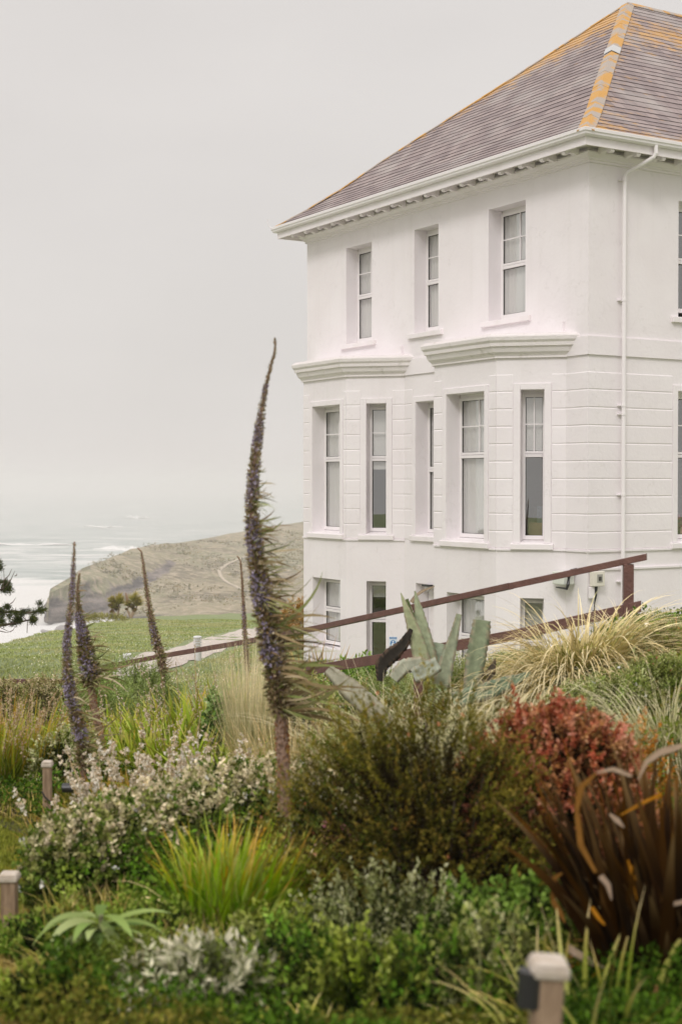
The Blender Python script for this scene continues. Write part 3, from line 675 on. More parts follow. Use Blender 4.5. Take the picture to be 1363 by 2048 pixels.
# sea
SZ = -50.0
def seamat():
    m = bpy.data.materials.new('sea_water'); m.use_nodes = True; n, l = m.node_tree.nodes, m.node_tree.links
    b = n['Principled BSDF']; b.inputs['Roughness'].default_value = .35; b.inputs['Specular IOR Level'].default_value = .4
    t = n.new('ShaderNodeTexCoord')
    def nz(sc, d, a, b_, rough=.5):
        mp = n.new('ShaderNodeMapping'); mp.inputs['Scale'].default_value = sc; mp.inputs['Rotation'].default_value = (0, 0, .18); l.new(t.outputs['Object'], mp.inputs[0])
        z = n.new('ShaderNodeTexNoise'); z.inputs['Scale'].default_value = 1; z.inputs['Detail'].default_value = d; z.inputs['Roughness'].default_value = rough; l.new(mp.outputs[0], z.inputs[0])
        r = n.new('ShaderNodeMapRange'); r.inputs[1].default_value = a; r.inputs[2].default_value = b_; l.new(z.outputs[0], r.inputs[0]); return r.outputs[0]
    def mx(f, a, b_):
        x = n.new('ShaderNodeMixRGB'); l.new(f, x.inputs[0])
        for i, c in ((1, a), (2, b_)):
            if isinstance(c, tuple): x.inputs[i].default_value = (*c, 1)
            else: l.new(c, x.inputs[i])
        return x.outputs[0]
    def mth(op, a, b_):
        x = n.new('ShaderNodeMath'); x.operation = op; x.use_clamp = True
        for i, c in ((0, a), (1, b_)):
            if isinstance(c, (int, float)): x.inputs[i].default_value = c
            else: l.new(c, x.inputs[i])
        return x.outputs[0]
    base = mx(nz((.004, .02, 1), 5, .3, .7), (.15, .215, .20), (.24, .29, .27))
    base = mx(nz((.02, .09, 1), 6, .45, .75, .6), base, (.42, .45, .43))
    caps = nz((.010, .060, 1), 9, .50, .60, .70)
    geo = n.new('ShaderNodeAttribute'); geo.attribute_name = 'surf'
    fo = nz((.018, .05, 1), 9, .30, .66, .62)
    sf = mth('ADD', fo, geo.outputs['Fac']); sf = mth('SUBTRACT', sf, .62); sf = mth('MULTIPLY', sf, 2.4)
    foam = mth('MAXIMUM', mth('MULTIPLY', caps, .85), sf)
    c = mx(foam, base, (.64, .625, .61)); l.new(c, b.inputs['Base Color'])
    rr = n.new('ShaderNodeMapRange'); rr.inputs[3].default_value = .32; rr.inputs[4].default_value = .9; l.new(foam, rr.inputs[0]); l.new(rr.outputs[0], b.inputs['Roughness'])
    mp = n.new('ShaderNodeMapping'); mp.inputs['Scale'].default_value = (.04, .13, 1); l.new(t.outputs['Object'], mp.inputs[0])
    z = n.new('ShaderNodeTexNoise'); z.inputs['Scale'].default_value = 1; z.inputs['Detail'].default_value = 7; l.new(mp.outputs[0], z.inputs[0])
    u = n.new('ShaderNodeBump'); u.inputs['Strength'].default_value = .7; u.inputs['Distance'].default_value = 3; l.new(z.outputs[0], u.inputs['Height']); l.new(u.outputs[0], b.inputs['Normal'])
    return m
yr = np.concatenate([np.linspace(120, 1500, 110), np.linspace(1560, 8000, 50)]); ar = np.linspace(-1, 1, 90)
YY = np.repeat(yr[:, None], 90, 1); XX = ar[None] * (YY + 300)
sw = (.8 * np.sin(YY / 26 + XX / 140 + 2 * np.sin(XX / 210)) + .5 * np.sin(YY / 13 - XX / 70)) * (1 - ss(1200, 1500, YY))
sea = grid_mesh('sea', np.stack([XX, YY, SZ + sw], 2), len(yr), 90, seamat())
# surf strength: high in the bay in front of the headland's cliff, falling seaward
pxs = 681.5 + F * XX / YY
sf = (1 - ss(610, 760, YY + (pxs - 100) * .3)) * (1 - ss(330, 520, pxs)) * 1.0
sf += .30 * np.exp(-((YY - 1010) / 60) ** 2) * (1 - ss(380, 480, pxs)) + .45 * np.exp(-((YY - 1110) / 26) ** 2) * ss(150, 230, pxs) * (1 - ss(340, 380, pxs))
a_ = sea.data.attributes.new('surf', 'FLOAT', 'POINT'); a_.data.foreach_set('value', sf.ravel().astype(np.float32))
foam = mat('foam_white', (.68, .67, .66), .9, bump=.5, bscale=.4)
def breaker(px0, px1, py, h, dep, group='breaking waves off the headland', label=''):
    D0 = -SZ * F / (py - 967); v = []; nn = 40; mb = MB(); rw = []
    for i in range(nn + 1):
        t = i / nn; px = px0 + (px1 - px0) * t; D = D0 * (1 + .012 * math.sin(t * 9) - .02 * t); x = (px - 681.5) / F * D
        e = math.sin(math.pi * t) ** .6; hh = h * e * (0.7 + .3 * math.sin(t * 23 + px0) + .2 * math.sin(t * 57)); w = dep * e * (1 + .3 * math.sin(t * 17))
        rw.append([(x, D - w, SZ + .4), (x, D - w * .4, SZ + .5 + hh * .7), (x, D, SZ + .6 + hh), (x, D + w * .5, SZ + .4 + hh * .4), (x, D + w, SZ - 1)])
    for i in range(nn):
        for k in range(4): mb.poly([rw[i][k], rw[i + 1][k], rw[i + 1][k + 1], rw[i][k + 1]])
    o = mb.build('breaking_wave', foam, None, recalc=False, smooth=True)
    return tag(o, label, 'wave', group)
breaker(185, 352, 1100, 3.0, 9, label='widest white breaking wave just left of the headland top')
breaker(248, 302, 1036, 3.6, 8, label='short bright breaking wave far out, highest in the picture')
breaker(168, 246, 1054, 1.6, 6, label='thin long breaking wave just below the short bright one')
breaker(-60, 150, 1089, 1.2, 5, label='thin breaking wave reaching the left picture edge')
# headland
RP = [(96, 1236, 504), (98, 1186, 510), (101, 1177, 516), (136, 1157, 540), (165, 1136, 565), (205, 1122, 600), (260, 1104, 650), (330, 1090, 700), (400, 1079, 760), (480, 1064, 830), (560, 1051, 890), (607, 1043, 930), (700, 1032, 1000), (900, 1012, 1100), (1300, 995, 1200)]
rp = np.array(RP, float); NCH = 200; cp = np.interp(np.linspace(0, 1, NCH), np.linspace(0, 1, len(rp)), rp[:, 0])
cy = np.interp(cp, rp[:, 0], rp[:, 1]); cd = np.interp(cp, rp[:, 0], rp[:, 2]); fd = np.interp(cp, [92, 100, 200, 400, 700, 1300], [503, 506, 500, 440, 400, 400])
NRH = 90; HP = np.zeros((NRH, NCH, 3)); rk = np.zeros((NRH, NCH))
def vnoise(x, y, s, seed=0):
    r = np.random.default_rng(seed); T = r.random((64, 64)); u, v = x / s, y / s
    i, j = np.floor(u).astype(int), np.floor(v).astype(int); a, b = u - i, v - j; a = a * a * (3 - 2 * a); b = b * b * (3 - 2 * b)
    t = lambda p, q: T[p % 64, q % 64]
    return (t(i, j) * (1 - a) + t(i + 1, j) * a) * (1 - b) + (t(i, j + 1) * (1 - a) + t(i + 1, j + 1) * a) * b - .5
def fbm(x, y, s, seed=0, o=4): return sum(vnoise(x, y, s / 2 ** k, seed + k) * .5 ** k for k in range(o))
for c in range(NCH):
    zr = -(cy[c] - 967) / F * cd[c]; top = np.array([(cp[c] - 681.5) / F * cd[c], cd[c], zr]); D1 = fd[c]
    foot = np.array([(cp[c] - 681.5) / F * D1, D1, SZ - 3])
    cliff = (1 - ss(130, 330, cp[c]))     # 1 at the tip
    for r in range(NRH):
        t = r / (NRH - 1)
        if r < 8:      # back of the ridge
            q = top.copy(); q[1] += (8 - r) * 12; q[0] += (8 - r) * 12 * (q[0] / cd[c]); q[2] -= ((8 - r) * 1.0) ** 1.4 + 0; HP[r, c] = q; continue
        t = (r - 8) / (NRH - 9)
        zc_ = .5 * t + .5 * ss(0, 1, t)
        zz1 = zr + (SZ - 3 - zr) * zc_                       # gentle slope
        zz2 = zr + (SZ - 3 - zr) * (.22 * t + .78 * ss(.35, .62, t))      # slope then cliff
        z = zz1 * (1 - cliff) + zz2 * cliff
        k = t; q = top * (1 - k) + foot * k; q[2] = z; HP[r, c] = q
        rk[r, c] = cliff * ss(.30, .60, t) * 1.0 + .8 * (1 - cliff) * ss(.70, .8, t) * (1 - ss(300, 460, cp[c]))
amp = 2.6 * (np.arange(NRH) > 9)[:, None]
HP[:, :, 2] += amp * fbm(HP[:, :, 0], HP[:, :, 1], 45, 3) ; HP[:, :, 0] += rk * 9 * fbm(HP[:, :, 0] + 77, HP[:, :, 2] * 3, 14, 9); HP[:, :, 1] += rk * 22 * fbm(HP[:, :, 0], HP[:, :, 2] * 2.2, 16, 5)
pxh = 681.5 + F * HP[:, :, 0] / HP[:, :, 1]; pyh = 967 - HP[:, :, 2] / HP[:, :, 1] * F
# rocky gully running up the slope
gl_ = np.exp(-(((pyh - (1205 - (pxh - 200) * .55)) / 16) ** 2)) * ss(190, 240, pxh) * (1 - ss(335, 365, pxh))
rk = np.clip(rk + gl_ * .8, 0, 1); HP[:, :, 2] -= gl_ * 1.5
def headmat():
    m = bpy.data.materials.new('headland_turf'); m.use_nodes = True; n, l = m.node_tree.nodes, m.node_tree.links
    b = n['Principled BSDF']; b.inputs['Roughness'].default_value = .95; b.inputs['Specular IOR Level'].default_value = .1
    t = n.new('ShaderNodeTexCoord')
    def nz(s, d, a, b_, st=(1, 1, 1), ro=.6):
        mp = n.new('ShaderNodeMapping'); mp.inputs['Scale'].default_value = st; l.new(t.outputs['Object'], mp.inputs[0])
        z = n.new('ShaderNodeTexNoise'); z.inputs['Scale'].default_value = s; z.inputs['Detail'].default_value = d; z.inputs['Roughness'].default_value = ro; l.new(mp.outputs[0], z.inputs[0])
        r = n.new('ShaderNodeMapRange'); r.inputs[1].default_value = a; r.inputs[2].default_value = b_; l.new(z.outputs[0], r.inputs[0]); return r.outputs[0]
    def mx(f, a, b_):
        x = n.new('ShaderNodeMixRGB'); l.new(f, x.inputs[0])
        for i, c in ((1, a), (2, b_)):
            if isinstance(c, tuple): x.inputs[i].default_value = (*c, 1)
            else: l.new(c, x.inputs[i])
        return x.outputs[0]
    c = mx(nz(.010, 8, .38, .62), (.27, .225, .14), (.185, .19, .10)); c = mx(nz(.035, 9, .48, .62), c, (.15, .125, .075)); c = mx(nz(.3, 9, .47, .62), c, (.37, .30, .21))
    rc = mx(nz(.10, 10, .42, .60, (1, .4, 3.0), .7), (.045, .036, .036), (.23, .19, .17))
    at_ = n.new('ShaderNodeAttribute'); at_.attribute_name = 'rock'
    ad = n.new('ShaderNodeMath'); ad.operation = 'ADD'; l.new(at_.outputs['Fac'], ad.inputs[0]); l.new(nz(.09, 7, .2, .8), ad.inputs[1])
    r = n.new('ShaderNodeMapRange'); r.inputs[1].default_value = .85; r.inputs[2].default_value = 1.1; l.new(ad.outputs[0], r.inputs[0])
    l.new(mx(r.outputs[0], c, rc), b.inputs['Base Color'])
    z = n.new('ShaderNodeTexNoise'); z.inputs['Scale'].default_value = .15; z.inputs['Detail'].default_value = 10; l.new(t.outputs['Object'], z.inputs[0])
    u = n.new('ShaderNodeBump'); u.inputs['Strength'].default_value = 1; u.inputs['Distance'].default_value = 4; l.new(z.outputs[0], u.inputs['Height']); l.new(u.outputs[0], b.inputs['Normal'])
    return m
hl = grid_mesh('headland', HP, NRH, NCH, headmat()); a_ = hl.data.attributes.new('rock', 'FLOAT', 'POINT'); a_.data.foreach_set('value', rk.ravel().astype(np.float32))
bvh_h = BVHTree.FromPolygons([Vector(p) for p in HP.reshape(-1, 3)], [tuple(p.vertices) for p in hl.data.polygons])
def hsurf(x, y):
    h = bvh_h.ray_cast(Vector((x, y, 50)), Vector((0, 0, -1))); return h[0].z if h[0] else SZ
hp_ = [hit(bvh_h, x, y) for x, y in ((500, 1112), (470, 1122), (450, 1132), (438, 1142), (441, 1153), (455, 1166), (478, 1178), (520, 1186))]
strip('footpath', [p for p in hp_ if p], 1.5, mat('footpath_earth', (.44, .37, .28), .95), lift=.35, surf=hsurf)
def rockthing(px, py, D, r, label):
    bm = bmesh.new(); bmesh.ops.create_icosphere(bm, subdivisions=4, radius=1)
    for v in bm.verts:
        k = 1 + .5 * math.sin(v.co.x * 3 + 1) * math.sin(v.co.y * 4) + .25 * math.sin(v.co.z * 9 + v.co.x * 7); v.co = Vector((v.co.x * r[0] * k, v.co.y * r[1] * k, v.co.z * r[2] * k))
    me = bpy.data.meshes.new('sea_rock'); bm.to_mesh(me); bm.free(); me.materials.append(mat('wet_rock', (.16, .14, .14), .8, col2=(.3, .28, .27), nscale=.3, bump=1, bscale=.5)); me.shade_smooth()
    o = link(bpy.data.objects.new('sea_rock', me), None, ((px - 681.5) / F * D, D, SZ + .5)); tag(o, label, 'rock')
rockthing(118, 1258, 460, (5, 6, 2.2), 'low dark rock awash in white surf at the cliff foot')

# haze
hz = MB(); hz.box((0, 3900, -20), (24000, 8900, 82)); hzm = bpy.data.materials.new('haze_air'); hzm.use_nodes = True; hn, hl_ = hzm.node_tree.nodes, hzm.node_tree.links; hn.clear()
ho = hn.new('ShaderNodeOutputMaterial'); hv = hn.new('ShaderNodeVolumePrincipled'); hv.inputs['Color'].default_value = (.825, .818, .808, 1); hv.inputs['Density'].default_value = .00050; hl_.new(hv.outputs[0], ho.inputs['Volume'])
haze = tag(hz.build('haze', hzm), kind='stuff')

# ------------------------------------------------------------------ vegetation helpers (numpy)
def C(*a): return np.array(a, float)
def vmesh(name, v, f, col, m, parent, loc=(0, 0, 0), kind=None):
    if m is M.get('leaf'): col = col * np.array([1.12, 1.0, .70])
    elif m is M.get('matte') and name != 'flowers': col = col * np.array([1.05, 1.0, .82])
    if m in (M.get('leaf'), M.get('matte')) and name != 'flowers':      # leaf colours saturated; dark ones deepened, painting in shade between leaves
        col = np.clip(col, .003, 1); lm = col.mean(-1, keepdims=True); sat = 1.22 - .45 * ss(.16, .40, lm); col = np.clip(lm + (col - lm) * sat, .003, 1); col = col * (np.maximum(lm, .01) / .16) ** .18
    """v (n,3) local to the thing; f (m,k)"""
    me = bpy.data.meshes.new(name); v = np.asarray(v, np.float32); f = np.asarray(f, np.int32); k = f.shape[1]
    me.vertices.add(len(v)); me.vertices.foreach_set('co', v.ravel()); me.loops.add(f.size); me.loops.foreach_set('vertex_index', f.ravel())
    me.polygons.add(len(f)); me.polygons.foreach_set('loop_start', np.arange(0, f.size, k, dtype=np.int32)); me.update(calc_edges=True)
    c = me.color_attributes.new('Col', 'FLOAT_COLOR', 'POINT'); cc = np.ones((len(v), 4), np.float32); cc[:, :3] = np.clip(col, 0, 1); c.data.foreach_set('color', cc.ravel())
    me.materials.append(m); me.shade_smooth()
    o = link(bpy.data.objects.new(name, me), parent, loc)
    if kind: o['kind'] = kind
    return o
def nrmz(a): return a / np.maximum(np.linalg.norm(a, axis=-1, keepdims=True), 1e-9)
def pal(n, cols, var=.15):
    cols = np.array(cols, float); a = RNG.integers(0, len(cols), n); b = RNG.integers(0, len(cols), n); t = RNG.random((n, 1)) * .6
    return (cols[a] * (1 - t) + cols[b] * t) * (1 + var * RNG.normal(size=(n, 1)))
class Acc:
    def __init__(s): s.v, s.f, s.c, s.n = [], [], [], 0
    def add(s, v, f, c): s.v.append(v); s.f.append(f + s.n); s.c.append(c); s.n += len(v)
    def build(s, name, m, parent, **k): return vmesh(name, np.concatenate(s.v), np.concatenate(s.f), np.concatenate(s.c), m, parent, **k)
def leaves(P, D, L, Wd, col, fold=.25, up=None):
    """diamond leaves: P (n,3) base, D (n,3) direction"""
    n = len(P); D = nrmz(D); r = RNG.normal(size=(n, 3)) + (0 if up is None else np.array([0, 0, up])); S_ = nrmz(np.cross(D, r)); N_ = np.cross(S_, D)
    L = np.broadcast_to(np.asarray(L, float), (n,))[:, None] * RNG.uniform(.7, 1.25, (n, 1)); Wd = np.broadcast_to(np.asarray(Wd, float), (n,))[:, None] * RNG.uniform(.8, 1.2, (n, 1))
    m_ = P + D * L * .45
    v = np.stack([P, m_ + S_ * Wd / 2 + N_ * Wd * fold, P + D * L, m_ - S_ * Wd / 2 + N_ * Wd * fold], 1).reshape(-1, 3)
    i = np.arange(n)[:, None] * 4; f = np.concatenate([i + [[0, 1, 2]], i + [[0, 2, 3]]], 0)
    return v, f, np.repeat(col, 4, 0)
def blades(P, az, el, L, Wd, droop, col, tip=None, k=6, wind=(0, 0, 0), tipstart=.6, twist=.3, prof=None, kink=None):
    n = len(P); az = np.asarray(az); pts = [P.copy()]; th = np.broadcast_to(np.asarray(el, float), (n,)).copy(); L = np.broadcast_to(np.asarray(L, float), (n,)); dr = np.broadcast_to(np.asarray(droop, float), (n,))
    wd = np.array(wind)[None]
    for i in range(k):
        t = (i + .5) / k; a = th - dr * t ** 1.5 * 1.6
        if kink is not None: a = np.where(t > kink, a - 2.0, a)
        d = np.stack([np.cos(az) * np.cos(a), np.sin(az) * np.cos(a), np.sin(a)], 1) + wd * t
        pts.append(pts[-1] + nrmz(d) * (L / k)[:, None])
    pts = np.stack(pts, 1)       # n,k+1,3
    T = np.gradient(pts, axis=1); side = np.stack([-np.sin(az), np.cos(az), np.zeros(n)], 1)[:, None] + twist * RNG.normal(size=(n, 1, 3)); side = nrmz(np.cross(nrmz(T), np.cross(side, nrmz(T))))
    tt = np.linspace(0, 1, k + 1)
    w = (prof(tt) if prof else np.minimum(1, .55 + tt * 1.8) * np.clip((1 - tt) * 2.2, 0, 1) ** .8 + .02)[None, :, None] * np.broadcast_to(np.asarray(Wd, float), (n,))[:, None, None] / 2
    v = np.stack([pts - side * w, pts + side * w], 2).reshape(-1, 3)
    b = np.arange(n)[:, None] * (2 * (k + 1)) + np.arange(k)[None] * 2; b = b.reshape(-1, 1); f = b + np.array([[0, 1, 3, 2]])
    c = np.repeat(col[:, None], k + 1, 1)
    if tip is not None:
        mt = ss(tipstart, 1, tt)[None, :, None]; c = c * (1 - mt) + tip[:, None] * mt
    c = np.repeat(c.reshape(-1, 3), 2, 0)
    return v, f, c
def jit(n, s): return RNG.normal(size=(n, 3)) * s
def loc_at(px, Y, dz=0):
    X = (px - 681.5) / F * Y; return (X, Y, float(g(X, Y)) + dz)
def h_at(px, py, Y):          # height above ground reached at picture row py
    X = (px - 681.5) / F * Y; return -(py - 967) / F * Y - float(g(X, Y))
def zrel(x, y, loc): return g(loc[0] + x, loc[1] + y) - loc[2]

def shrub(name, label, cat, px, Y, h, rx, ry, cols, nsp=900, per=14, leaf=(.03, .012), tips=None, sprig=.12, lump=.3, stem=(.10, .07, .05), group=None, cols_in=None, flowers=None, base=.05, upb=.5, mt='leaf', seed=0, lumps=None, stems=14, topflat=1.0):
    loc = loc_at(px, Y); th = thing(name, label, cat, loc, group); r = np.random.default_rng(seed + 5)
    lb = r.normal(size=(9, 3)); lb = nrmz(lb); la = r.uniform(-lump, lump, 9)
    d = nrmz(RNG.normal(size=(nsp, 3))); d[:, 2] = np.abs(d[:, 2]) * 1.1 - .35; d = nrmz(d)
    azv = np.arctan2(d[:, 1], d[:, 0]) * 2.2 + 20 + seed; elv = np.arcsin(np.clip(d[:, 2], -1, 1)) * 2.6 + 20
    cl = fbm(azv, elv, 1.1, seed + 2, 3); k = 1 + (np.clip(d @ lb.T, 0, 1) ** 6 * la).sum(1) + cl * lump * 1.5
    rad = k * (1 - .55 * RNG.random(nsp) ** 1.8) * np.where(RNG.random(nsp) < .10, RNG.uniform(1.0, 1.12, nsp), 1)
    cz = h * .42
    P = d * rad[:, None] * np.array([rx, ry, (h - cz) * topflat])
    P[:, 2] += cz; lo = P[:, 2] < base; P[lo, 2] = base + RNG.random(lo.sum()) * h * .3
    dirs = nrmz(d + np.array([0, 0, upb]) + jit(nsp, .35))
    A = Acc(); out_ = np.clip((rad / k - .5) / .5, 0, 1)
    q = np.repeat(np.arange(nsp), per); t = np.tile(np.linspace(.0, 1, per), nsp)
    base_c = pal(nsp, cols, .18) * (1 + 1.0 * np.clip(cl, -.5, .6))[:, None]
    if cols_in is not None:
        inner = pal(nsp, cols_in, .15); mix = ss(.35, .9, out_ * (.6 + .5 * np.clip(P[:, 2] / h, 0, 1)))[:, None]; base_c = inner * (1 - mix) + base_c * mix  # inner and lower leaves coloured darker: shade inside the bush painted in
    pos = P[q] + dirs[q] * (t * sprig)[:, None] * RNG.uniform(.8, 1.2, (len(q), 1)); ld = nrmz(dirs[q] * (.35 + .6 * t[:, None]) + nrmz(RNG.normal(size=(len(q), 3))) * .8)
    lc = base_c[q] * (1 + .15 * RNG.normal(size=(len(q), 1)))
    if tips is not None:
        tc_ = pal(nsp, tips, .12)[q]; m_ = (ss(.6, 1, t) * RNG.random(len(q)) ** .5)[:, None] * ss(.3, .9, out_[q])[:, None]; lc = lc * (1 - m_) + tc_ * m_
    A.add(*leaves(pos, ld, leaf[0], leaf[1], lc)); A.build('foliage', M[mt], th)
    mb = MB()
    for i in range(stems):
        j = r.integers(0, nsp); e = P[j]; s0 = np.array([e[0] * .15, e[1] * .15, -.03]); mid = (s0 + e) / 2 + r.normal(size=3) * .03
        mb.tube([Vector(s0 + np.array(loc)), Vector(mid + np.array(loc)), Vector(e + np.array(loc))], [.010, .007, .003], 5)
    mb.build('branches', mat('bark', stem, .9), th, recalc=False)
    if flowers:
        n_, cl, sz = flowers; j = RNG.choice(np.nonzero(out_ > .4)[0], n_); pp_ = P[j] + dirs[j] * sprig * 1.05
        florets(th, pp_, sz, cl, 5)
    return th
def florets(th, P, size, cols, petals=5, name='flowers', mt='matte'):
    n = len(P); q = np.repeat(np.arange(n), petals); size = np.broadcast_to(np.asarray(size, float), (n,))[q]; d = nrmz(RNG.normal(size=(len(q), 3)) + np.array([0, 0, .3])); c = pal(n, cols, .08)[q]
    A = Acc(); A.add(*leaves(P[q], d, size, size * .8, c)); o = A.build(name, M[mt], th); o['kind'] = 'stuff'; return o
def tuft(name, label, cat, px, Y, h, rad, n, Wd, cols, tips=None, el=(60, 88), droop=(.2, .9), wind=(0, 0, 0), group=None, tipstart=.6, k=7, hv=.35, kink=None, dead=None, rady=None, flowers=None, mt='leaf', lean=None, spread=None):
    loc = loc_at(px, Y); th = thing(name, label, cat, loc, group)
    a = RNG.random(n) * 6.283; r_ = np.sqrt(RNG.random(n)); x = np.cos(a) * r_ * rad; y = np.sin(a) * r_ * (rady or rad); P_ = np.stack([x, y, zrel(x, y, loc) - .02], 1)
    az = a + RNG.normal(size=n) * .5; e = np.radians(RNG.uniform(el[0], el[1], n)) ; L = h * (1.15 - hv * RNG.random(n)); dr = RNG.uniform(droop[0], droop[1], n)
    c = pal(n, cols, .15); tp = pal(n, tips, .15) if tips is not None else None
    A = Acc(); A.add(*blades(P_, az, e, L, Wd * RNG.uniform(.6, 1.2, n), dr, c, tp, k, wind, tipstart)); A.build('leaves', M[mt], th)
    if dead:
        nd, dc, dw = dead[:3]; dl = dead[3] if len(dead) > 3 else 1; a = RNG.random(nd) * 6.283; P2_ = np.stack([np.cos(a) * rad * .8, np.sin(a) * rad * .8, np.zeros(nd)], 1)
        B = Acc(); B.add(*blades(P2_, a, np.radians(RNG.uniform(40, 80, nd)), h * dl * RNG.uniform(.6, 1, nd), dw, RNG.uniform(.6, 1.6, nd), pal(nd, dc, .15), None, k, wind)); B.build('dry_leaves', M[mt], th)
    if flowers:
        nf, cl, sz, fh = flowers; a = RNG.random(nf) * 6.283; r_ = np.sqrt(RNG.random(nf)); P3 = np.stack([np.cos(a) * r_ * rad, np.sin(a) * r_ * (rady or rad), np.zeros(nf)], 1)
        ez = np.radians(RNG.uniform(66, 88, nf)); Lf = fh * RNG.uniform(.75, 1.1, nf); dd = RNG.uniform(0, .35, nf)
        v, f, cc = blades(P3, a, ez, Lf, .006, dd, pal(nf, [(.30, .26, .12), (.35, .25, .12)], .1), None, 8, wind, prof=lambda t: t * 0 + 1)
        B = Acc(); B.add(v, f, cc); B.build('flower_stems', M['stalk'], th)
        pv = v.reshape(nf, 9, 2, 3).mean(2); idx = RNG.integers(0, nf, nf * 14); tq = RNG.uniform(5.2, 8, nf * 14); i0 = np.minimum(tq.astype(int), 7); w_ = (tq - i0)[:, None]
        florets(th, pv[idx, i0] * (1 - w_) + pv[idx, i0 + 1] * w_ + jit(nf * 14, .009), sz, cl, 5)
    return th

# ------------------------------------------------------------------ OBJECTS: railing, posts, lights
rl = thing('ramp_railing', 'dark brown timber handrail and lower board sloping down in front of the house', 'railing', at(1255, 1290, 15.5))
TOPR = [(1290, 1114, 15.4), (1020, 1172, 15.9), (760, 1229, 17.6), (640, 1255, 18.7), (490, 1284, 20.3), (330, 1311, 21.6), (208, 1334, 22.4)]
LOWR = [(1279, 1213, 15.4), (1020, 1272, 15.9), (760, 1318, 17.6), (640, 1337, 18.7), (540, 1354, 19.8)]
def railrun(pts, hh, ww, name):
    m = MB(); P_ = [Vector(at(*p)) for p in pts]
    for i in range(len(P_) - 1):
        a, b = P_[i], P_[i + 1]; d = (b - a).normalized(); s = Vector((d.y, -d.x, 0)).normalized() * ww / 2; u = Vector((0, 0, hh / 2)); e = d * .01
        a = a - e; b = b + e
        m.hexa([a - s - u, b - s - u, b + s - u, a + s - u, a - s + u, b - s + u, b + s + u, a + s + u])
    return m.build(name, M['rail'], rl, bevel=.004)
railrun(TOPR, .072, .095, 'handrail'); railrun(LOWR, .125, .045, 'lower_board')
def rail_at(pts, px):
    x = [p[0] for p in pts][::-1]; return at(px, np.interp(px, x, [p[1] for p in pts][::-1]), np.interp(px, x, [p[2] for p in pts][::-1]))
for px in (1255, 836, 545, 218):
    t = Vector(rail_at(TOPR, px)); zt = t.z - .036; zb = float(g(t.x, t.y)) - .1; m = MB(); m.box((t.x, t.y + (.0), (zt + zb) / 2), (.11, .09, zt - zb)); m.build('post', M['rail'], rl, bevel=.006)
rl2 = thing('low_fence', 'brown horizontal fence rail running off the left edge past the lawn', 'fence', at(60, 1400, 23))
m = MB(); a, b = Vector(at(-60, 1363, 22.6)), Vector(at(204, 1362, 22.6)); c = (a + b) / 2; m.box(tuple(c), (abs(b.x - a.x), .05, .075)); m.build('rail', M['rail'], rl2, bevel=.004)
for px in (-40, 205):
    t = at(px, 1358, 22.65); m = MB(); zb = float(g(t[0], t[1])) - .1; m.box((t[0], t[1], (t[2] + .04 + zb) / 2), (.09, .09, t[2] + .04 - zb)); m.build('post', M['rail'], rl2)

def garden_post(label, px, ytop, Y, w=.085, spot=None, group='short timber posts round the flower bed', cable=False, tilt=0):
    x, y, zt = at(px, ytop, Y); zb = float(g(x, y)) - .15; th = thing('wooden_post', label, 'post', (x, y, float(g(x, y))), group)
    m = MB(); m.box((x, y, (zt - .04 + zb) / 2), (w, w, zt - .04 - zb)); m.build('shaft', M['wood'], th, bevel=.006)
    m = MB(); e = w * .66; f_ = w * .5
    m.hexa([(x - e, y - e, zt - .045), (x + e, y - e, zt - .045), (x + e, y + e, zt - .045), (x - e, y + e, zt - .045), (x - e, y - e, zt - .015), (x + e, y - e, zt - .015), (x + e, y + e, zt - .015), (x - e, y + e, zt - .015)])
    m.hexa([(x - e, y - e, zt - .0149), (x + e, y - e, zt - .0149), (x + e, y + e, zt - .0149), (x - e, y + e, zt - .0149), (x - f_, y - f_, zt), (x + f_, y - f_, zt), (x + f_, y + f_, zt), (x - f_, y + f_, zt)])
    m.build('cap', mat('pale_wood', (.50, .44, .38), .8, col2=(.40, .33, .26), nscale=20, bump=.3), th, bevel=.008)
    if spot:
        sx, sz, L, vert = spot; c = Vector((x + sx, y - .02, zt + sz)); m = MB()
        if vert: m.tube([c + Vector((0, 0, L / 2)), c - Vector((0, 0, L / 2))], .03, 14)
        else: m.tube([c + Vector((L / 2, 0, 0)), c - Vector((L / 2, 0, 0))], .034, 14)
        m.tube([c, Vector((x + math.copysign(w / 2, sx), y, zt + sz + .02))], .010, 6)
        m.build('spotlight', M['black'], th)
    if tilt: th.rotation_euler[1] = tilt
    if cable:
        m = MB(); m.tube([(x - w / 2 - .005, y - w / 2, zt - .22), (x - .01, y - w / 2 - .008, zt - .26), (x + w / 2 + .004, y - w / 2 - .005, zt - .30)], .006, 6); m.build('cable', M['black'], th)
    return th
garden_post('nearest timber post with pale square cap and black spotlight, at the bottom edge', 1062, 1913, 3.55, .074, (-.048, -.075, .09, True), tilt=.06)
garden_post('timber post with pale cap at the left edge of the grass strip', 19, 1744, 7.4, .078)
garden_post('timber post with black cable standing beside the yellow-green grass clump', 95, 1521, 10.3, .06, cable=True)
garden_post('timber post half hidden by white flowers with a black spotlight on its left', 166, 1566, 9.9, .07, (-.10, -.03, .075, False))

